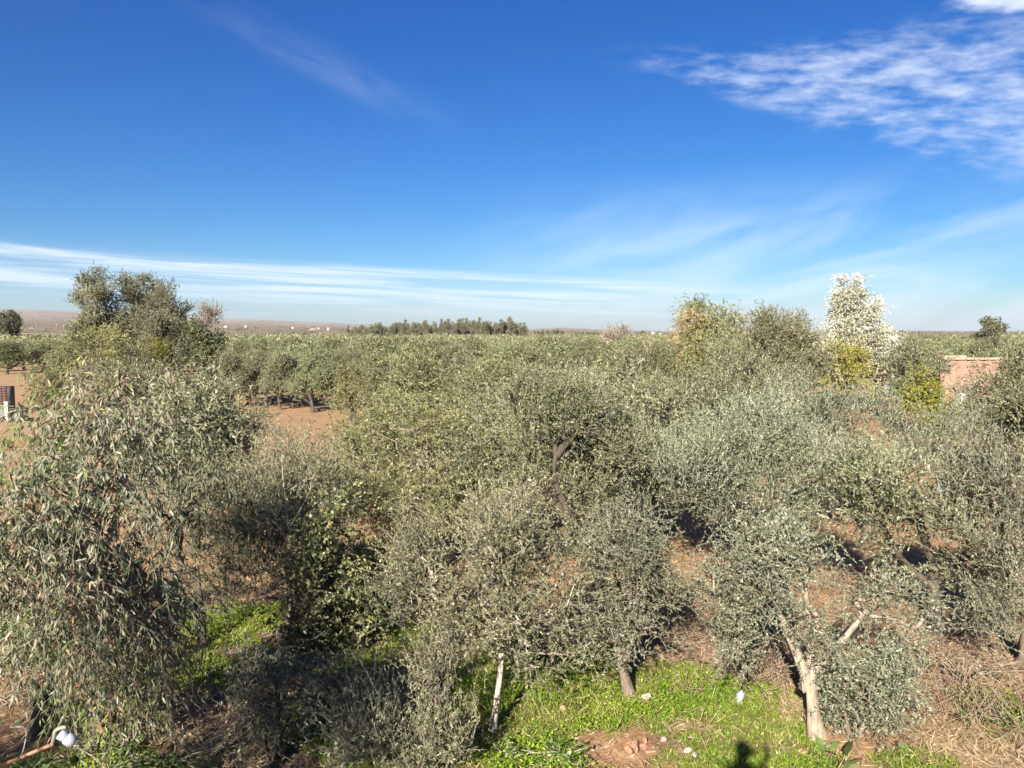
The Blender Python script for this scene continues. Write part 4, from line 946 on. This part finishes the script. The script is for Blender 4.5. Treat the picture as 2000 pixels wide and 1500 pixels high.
# lamp on a rusty pole
hd = at(104, 1453, 4.4); lo_ = at(-2, 1500, 4.75)
dr = lo_ - hd; k = (hd[2] - .0) / -dr[2]; base = hd + dr * k
t = thing('pole_lamp', 'white lamp on a slanting rust-coloured pole at the bottom corner', 'lamp', base)
A = Acc(); rg = np.random.default_rng(6); q = spline(np.array([(0, 0, -.1), (hd - base) * .5 + (0, 0, .03), (hd - base)]), 14); add_tube(A, q, .010, 10, 0, rg, .06)
link('pole', A.build('pole', [MAT['rust']], (0,)), t)
e = hd - base; KS = .58; u = nrm(-dr) * KS
sd = np.array((1., 0, 0)) * KS; upv = np.array((0, 0, 1.)) * KS
A = Acc(); add_tube(A, spline(np.array([e - u * .02, e + u * .02 + upv * .06, e + upv * .14 + sd * .03, e + upv * .175 + sd * .105, e + upv * .17 + sd * .14]), 12), np.array([.018, .02, .021, .021, .021, .021, .021, .021, .021, .02, .019, .017]) * KS, 8)
link('bracket', A.build('bracket', [MAT['cream_plastic']], (0,)), t)
ax = nrm(np.array((.75, .15, -.62))) * KS
c0 = e + sd * .065 + upv * .11
A = Acc(); add_tube(A, np.array([c0, c0 + ax * .007, c0 + ax * .07, c0 + ax * .077]), np.array([.042, .052, .052, .045]) * KS, 14); link('collar', A.build('collar', [MAT['white_plastic']], (0,)), t)
A = Acc(); add_tube(A, np.array([c0 + ax * .07, c0 + ax * .085, c0 + ax * .175]), np.array([.04, .060, .063]) * KS, 16); hd_o = link('lamp_head', A.build('lamp_head', [MAT['white_plastic']], (0,)), t)
A = Acc(); add_tube(A, np.array([c0 + ax * .1755, c0 + ax * .182]), np.array([.053, .048]) * KS, 16); link('lens', A.build('lens', [MAT['dark_glass']]), hd_o)
A = Acc(); w0 = e * .93; w1 = at(50, 1423, 4.45) - base; w2 = at(20, 1420, 4.4) - base
add_tube(A, spline(np.array([w0, (w0 + w1) / 2 + (.01, 0, -.02), w1, w2]), 20), .0032, 6); link('wire', A.build('wire', [MAT['wirem']], (0,)), t)
A = Acc(); w0 = e * .90; add_tube(A, spline(np.array([w0 + (0, 0, .02), w0 + (.03, 0, .0), w0 + (.05, 0, -.06)]), 8), .006, 6); link('tie', A.build('tie', [MAT['rust']], (0,)), t)

# tree stump in the hollow
b = ground(85, 1425); t = thing('tree_stump', 'dark broken tree stump with a pale split branch near the lamp', 'stump', b)
A = Acc(); rg = np.random.default_rng(15)
add_tube(A, np.array([(0, 0, -.05), (0, 0, .15), (.02, 0, .4), (.03, .02, .55)]), [.19, .14, .12, .10], 10, 0, rg, .18); link('stem', A.build('stem', [MAT['bark_dark']], (0,)), t)
for dx, dz, pale in ((-.28, .62, 1), (.12, .78, 1), (-.12, .66, 0)):
    A = Acc(); add_tube(A, spline(np.array([(.0, 0, .42), (dx * .4, .02, .55), (dx, .03, dz)]), 7), np.linspace(.05, .02, 7), 7, 0, rg, .1)
    o = link('branch', A.build('branch', [MAT['bark_pale' if pale else 'bark_dark']], (0,)), t)

# broad-leaved plants
def leafy(name, label, cat, px, py, n_, Lf, Wf, mat, seed, h=.25, spread=.25, up=.5, parts=False, stems=3):
    rr = np.random.default_rng(seed); b = ground(px, py); t = thing(name, label, cat, (b[0], b[1], float(gh(b[0], b[1]))))
    A = Acc(); ends = []
    for k in range(stems):
        e_ = np.array((rr.normal(0, spread), rr.normal(0, spread), h * rr.uniform(.6, 1.2))); q = spline(np.array([(0, 0, -.02), e_ * (.35, .35, .6), e_]), 6)
        add_tube(A, q, np.linspace(.008, .004, 6), 5); ends.append(q)
    link('stem', A.build('stem', [MAT['twig']], (0,)), t)
    E = np.concatenate(ends); P = E[rr.integers(0, len(E), n_)] + rr.normal(0, .02, (n_, 3))
    D = nrm(rr.normal(size=(n_, 3)) * (1, 1, .4) + (0, 0, up)); Nn = nrm(rr.normal(size=(n_, 3)) * .4 + (0, 0, 1.)); ti = np.clip(.5 + .22 * rr.normal(size=n_), 0, 1)
    if parts:
        for k in range(n_):
            A = Acc(); add_leaves(A, P[k:k + 1], D[k:k + 1], Nn[k:k + 1], Lf * rr.uniform(.6, 1.1), Wf * rr.uniform(.8, 1.1), ti[k:k + 1], 0, 2, .25); link('leaf', A.build('leaf', [MAT[mat]], (0,)), t)
    else:
        A = Acc(); add_leaves(A, P, D, Nn, Lf * rr.uniform(.6, 1.1, n_), Wf * rr.uniform(.8, 1.1, n_), ti, 0, 2, .2); link('foliage', A.build('foliage', [MAT[mat]]), t)
    return t
leafy('broad_leaf_plant', 'low plant with big dull green leaves at the foot of the forked trunk', 'plant', 1608, 1466, 9, .20, .09, 'weed', 101, .10, .12, .3, True)
leafy('broad_leaf_plant', 'dark green plant with long broad leaves cut by the bottom edge', 'plant', 1655, 1510, 8, .28, .11, 'darkleaf', 102, .16, .08, .7, True)
leafy('fig_sapling', 'fig sapling with a few large yellow leaves at the edge by the dry canes', 'fig', 1975, 1365, 16, .13, .11, 'yellow', 103, .42, .22, .1, True, 4)
leafy('bramble', 'dark green bramble with broad leaves above the dry canes', 'bramble', 1880, 1345, 170, .075, .045, 'darkleaf', 104, .45, .38, .3, stems=12)
leafy('bramble', 'small green leafy shrub at the edge under the fig', 'shrub', 1960, 1420, 110, .07, .04, 'weed', 105, .30, .32, .3, stems=8)
leafy('bramble', 'yellow-green leafy sprig in shade under the wide open olive', 'shrub', 1800, 1310, 60, .08, .05, 'lime', 106, .35, .22, .3, stems=6)
for i, (px, py, n_, m_, lb) in enumerate(((150, 1490, 220, 'weed', 'leafy green weed right beside the lamp pole'), (250, 1475, 200, 'weed', 'leafy weed between the two eucalyptus stems and the litter'), (330, 1500, 240, 'weed', 'grey-green leafy weed clump at the bottom edge before the litter'),
    (215, 1515, 240, 'weed', 'broad clump of weeds at the bottom edge under the eucalyptus'), (60, 1520, 220, 'weed', 'weed clump below the rusty pole'), (400, 1520, 160, 'weed', 'weed clump at the end of the litter patch'), (1090, 1490, 240, 'weed', 'lush round-leaved weed on the bright grass beside the red soil'), (990, 1480, 220, 'weed', 'lush round-leaved weed below the thin pale trunk'))):
    leafy('weed', lb, 'weed', px, py, n_, .075, .042, m_, 110 + i, .20, .28, .3, stems=14)
for i, (px, py, tp, lb) in enumerate(((690, 1500, 1390, 'thin leafy shoot rising from the grass, the one leaning'), (745, 1500, 1405, 'thin upright leafy shoot next to the wispy olive shrub'))):
    tree('olive_shoot', lb, 'shoot', (px, py), [(px, tp + 15, 6, 22), (px + 3, tp + 50, 9, 25), (px - 4, tp + 80, 9, 20)], 'shootsg', 120 + i, [([ZERO, (px + (4 if i else -22), tp)], .008, .003)], 'bark', dens=.5, carve=-2, bottom=1, r_tip=.002)

# earthen wall, rubble and oddments before it
YW = 58.0
x0, x1 = at(1843, 700, YW)[0], at(1975, 700, YW)[0]; zt = at(1880, 703, YW)[2]
t = thing('earthen_wall', 'pink earthen wall with a paler coping, crumbling at its foot', 'wall', (x0, YW, 0))
A = Acc(); nseg = 16; rg = np.random.default_rng(33)
V, Fq = [], []
for i in range(nseg + 1):
    for j in range(9):
        V.append(((x1 - x0) * i / nseg, rg.normal(0, .04), zt * j / 8))
for i in range(nseg):
    for j in range(8): a_ = i * 9 + j; Fq.append((a_, a_ + 9, a_ + 10, a_ + 1))
A.add(V, Fq); box(A, (0, .06, 0), (x1 - x0, .6, zt - .002)); link('wall_face', A.build('wall_face', [MAT['adobe']]), t)
for i in range(6):
    a_, b_ = (x1 - x0) * i / 6, (x1 - x0) * (i + 1) / 6 - .03; h_ = zt + .18 + (.16 if i < 2 else 0) * 1
    A = Acc(); box(A, (a_ - (.12 if i == 0 else 0), -.15, zt + .003), (b_, .7, h_)); bev(link('coping', A.build('coping', [MAT['adobe_cap']]), t), .04)
for i in range(4):
    r_ = rg.uniform(.4, .8); A = Acc(); box(A, ((x1 - x0) * rg.uniform(.15, .5), -.25 - .2 * i, 0), ((x1 - x0) * rg.uniform(.5, .7), -.06, rg.uniform(.5, 1.6))); bev(link('buttress', A.build('buttress', [MAT['adobe']]), t), .15, 3)
for i, (px, py, sz_, lb) in enumerate(((1838, 785, .8, 'largest pink block of rubble before the earthen wall'), (1862, 790, .55, 'pink rubble block next to the largest one'), (1895, 780, .5, 'pink rubble block under the dark shrub of the earthen wall'), (1905, 770, .45, 'pink rubble block highest up towards the earthen wall'), (1848, 800, .4, 'small pink rubble block lowest on the slope'), (1915, 760, .5, 'pink rubble block leaning on the earthen wall'))):
    rock('rubble_block', lb, 'rubble', px, py, (sz_, sz_ * .8, sz_ * .7), 'adobe', 140 + i, 2, lift=.6)
for i, (px, sz_, lb) in enumerate(((1881, (.45, .3, .62), 'white sack standing before the rubble'), (1893, (.22, .2, .5), 'slim pale sack next to the white one'))):
    p = at(px, 800, 44.); rock('sack', lb, 'sack', px, 800, sz_, 'tarp', 150 + i, 3, lift=.9, loc=(p[0], p[1], .9))
A = Acc(); p = at(1875, 815, 44.); box(A, (-.75, 0, 0), (.9, 1.2, 1.0)); o = link('concrete_block', A.build('concrete_block', [MAT['concrete']]), None, (p[0], 44.0, 0)); tag(bev(o, .04), 'grey concrete block carrying the pale sacks', 'block')
p = at(1740, 764, 47.); rock('pale_sheet', 'crumpled whitish sheet at the foot of the white poplar', 'sheet', 1740, 764, (1.0, .5, .4), 'tarp', 152, 3, lift=.2, loc=(p[0], p[1], p[2]))
p = at(1838, 958, 19.); o = rock('blue_container', 'small blue plastic thing lying between olives over orange straw', 'container', 1838, 958, (.11, .1, .13), 'blue', 153, 2, loc=(p[0], p[1], p[2] - .03))

# brick pillar, posts at the tan clearing
YP = 52.0
p0, p1 = at(-60, 755, YP), at(12, 755, YP)
t = thing('brick_wall', 'end of a red brick wall beside the tan clearing, its colour darkened for shade', 'wall', (p0[0], YP, 0)); A0 = p1[2]
nb_, nr = 9, 9; bw = (p1[0] - p0[0]) / nb_; bh = A0 / nr * .86; zb = A0 * .14
A = Acc(); box(A, (0, .05, 0), (p1[0] - p0[0] - .02, .9, A0 - .02)); link('mortar', A.build('mortar', [MAT['concrete']]), t)
bmesh_ = Acc(); box(bmesh_, (.012, 0, .012), (bw - .012, .12, bh - .012)); bmesh_ = bmesh_.build('brick', [MAT['brick']])
for i in range(nb_):
    for j in range(nr):
        o = link('brick', bmesh_, t); o.location = (i * bw, rg.normal(0, .006), zb + j * bh)
p = at(14, 800, 46.7); t = thing('white_post', 'white square post standing by the end of the brick wall', 'post', (p[0], 46.7, 0)); A = Acc(); hh = at(14, 787, 46.7)[2]
box(A, (-.10, -.1, 0), (.10, .1, hh)); bev(link('shaft', A.build('shaft', [MAT['white_wall']]), t), .02); A = Acc(); box(A, (-.14, -.14, hh + .002), (.14, .14, hh + .08)); bev(link('cap', A.build('cap', [MAT['white_wall']]), t), .02)
p = at(0, 812, 47.); A = Acc(); box(A, (-1.5, 0, 0), (1.15, .8, .75)); tag(bev(link('concrete_trough', A.build('concrete_trough', [MAT['concrete']]), None, (p[0] + .1, 47.0, 0)), .05), 'low grey concrete block under the brick wall and white post', 'block')
# far pylons
for px, tp, lb in ((1852, 652, 'thin lattice pylon on the horizon above the earthen wall'), (1986, 658, 'faint lattice pylon at the picture edge on the horizon')):
    Y = 1200.; x = at(px, 650, Y)[0]; H = at(px, tp, Y)[2]; t = thing('pylon', lb, 'pylon', (x, Y, 0)); A = Acc()
    for sx in (-1, 1):
        for sy in (-1, 1): add_prisms(A, np.array([(2.2 * sx, 2.2 * sy, 0.)]), np.array([(.3 * sx, .3 * sy, H)]), .22, .15, 0, 4)
    for z_ in np.arange(1, H - 1, 2.2):
        q = 2.2 - 1.9 * z_ / H; add_prisms(A, np.array([(-q, -q, z_), (q, -q, z_)]), np.array([(q * .9, -q * .9, z_ + 2.2), (-q * .9, -q * .9, z_ + 2.2)]), .1, .1, 0, 4)
    add_prisms(A, np.array([(-3., 0, H - 1.5), (-2.2, 0, H - 3.5)]), np.array([(3., 0, H - 1.5), (2.2, 0, H - 3.5)]), .15, .15, 0, 4)
    link('lattice', A.build('lattice', [MAT['concrete']]), t)

# ------------------------------------------------------------------ the photographer and the roof he stands on
G = ground(1450, 1468); tt_ = (G[1] + .42) / -SUNV[1] if SUNV[1] < 0 else (G[1] + .42) / SUNV[1]
head = G - SUNV * tt_
roof = head[2] - 1.60
print('head', head, 'roof', roof)
MAT['skin'] = solid_mat('skin', (.42, .27, .19), (.46, .30, .22), 4, .6, .05)
MAT['cloth'] = solid_mat('dark_jacket', (.04, .045, .06), (.07, .075, .09), 12, .9, .2)
MAT['hair'] = solid_mat('dark_hair', (.02, .015, .012), (.05, .04, .03), 40, .7, .4)
MAT['render'] = solid_mat('house_render', (.50, .38, .30), (.60, .47, .38), 3, .9, .2)
hx, hy = head[0], head[1]
t = thing('person', 'person in a dark jacket holding up a phone to photograph the orchard', 'person', (hx, hy, roof))
def skinned(name, joints, edges, mat, sub=2):
    me = bpy.data.meshes.new(name); me.from_pydata([j[0] for j in joints], edges, []); o = link(name, me, t)
    m_ = o.modifiers.new('skin', 'SKIN'); m_.use_smooth_shade = True
    for i, (c_, r_) in enumerate(joints): me.skin_vertices[0].data[i].radius = (r_, r_ * (.8 if i < 4 else 1))
    me.skin_vertices[0].data[0].use_root = True
    s2 = o.modifiers.new('subdivision', 'SUBSURF'); s2.levels = sub; s2.render_levels = sub
    me.materials.append(MAT[mat]); return o
ph = np.array((-hx, -hy, CAMH - roof))
lh, rh = ph + (-.085, -.035, -.02), ph + (.085, -.035, -.02)
J = [((0, 0, .92), .15), ((0, -.01, 1.12), .145), ((0, -.02, 1.34), .17), ((0, -.01, 1.47), .06), ((0, .01, 1.60), .105), ((0, .01, 1.70), .085),
     ((-.19, -.02, 1.38), .062), ((-.25, .12, 1.20), .048), (tuple(lh), .032), ((.19, -.02, 1.38), .062), ((.25, .12, 1.20), .048), (tuple(rh), .032),
     ((-.10, 0, .86), .10), ((-.11, .01, .48), .062), ((-.12, -.01, .09), .045), ((-.13, .14, .035), .035), ((.10, 0, .86), .10), ((.11, .01, .48), .062), ((.12, -.01, .09), .045), ((.13, .14, .035), .035)]
skinned('body', J, [(0, 1), (1, 2), (2, 3), (3, 4), (4, 5), (2, 6), (6, 7), (7, 8), (2, 9), (9, 10), (10, 11), (0, 12), (12, 13), (13, 14), (14, 15), (0, 16), (16, 17), (17, 18), (18, 19)], 'cloth')
me = rock('hair', '', '', 0, 0, (.112, .118, .10), 'hair', 160, 3, cut=False, parent=t, loc=(0, -.02, 1.66), lift=0)
t2 = thing('phone', 'black phone held up in both hands', 'phone', (0, -.012, CAMH))
A = Acc(); box(A, (-.075, -.008, -.036), (.075, 0, .036)); bev(link('case', A.build('case', [MAT['dark_glass']]), t2), .004)
A = Acc(); box(A, (-.07, -.0095, -.032), (.07, -.0085, .032)); link('screen', A.build('screen', [MAT['dark_glass']]), t2)
h_ = thing('house', 'house with a flat roof terrace from which the photo is taken', 'house', (0, 0, 0))
A = Acc(); box(A, (-5, -9, -.2), (5, .25, roof - .25)); link('wall', A.build('wall', [MAT['render']]), h_)
A = Acc(); box(A, (-5.05, -9.05, roof - .247), (5.05, .3, roof)); link('roof', A.build('roof', [MAT['concrete']]), h_)
A = Acc(); box(A, (-5, .10, roof + .003), (5, .25, roof + .80)); link('parapet', A.build('parapet', [MAT['render']]), h_)
print('leaves', STAT)

# ------------------------------------------------------------------ the air
A = Acc(); box(A, (-7900, -90, -1.5), (7900, 9900, 250))
m, n, l, o_ = new_mat('air')
v = n.new('ShaderNodeVolumePrincipled'); v.inputs['Density'].default_value = 5e-5; v.inputs['Color'].default_value = (.86, .90, 1.0, 1); v.inputs['Anisotropy'].default_value = .1
l.new(v.outputs[0], o_.inputs['Volume'])
hz = link('haze', A.build('haze', [m])); hz['kind'] = 'stuff'; hz['label'] = 'thin haze over the plain'
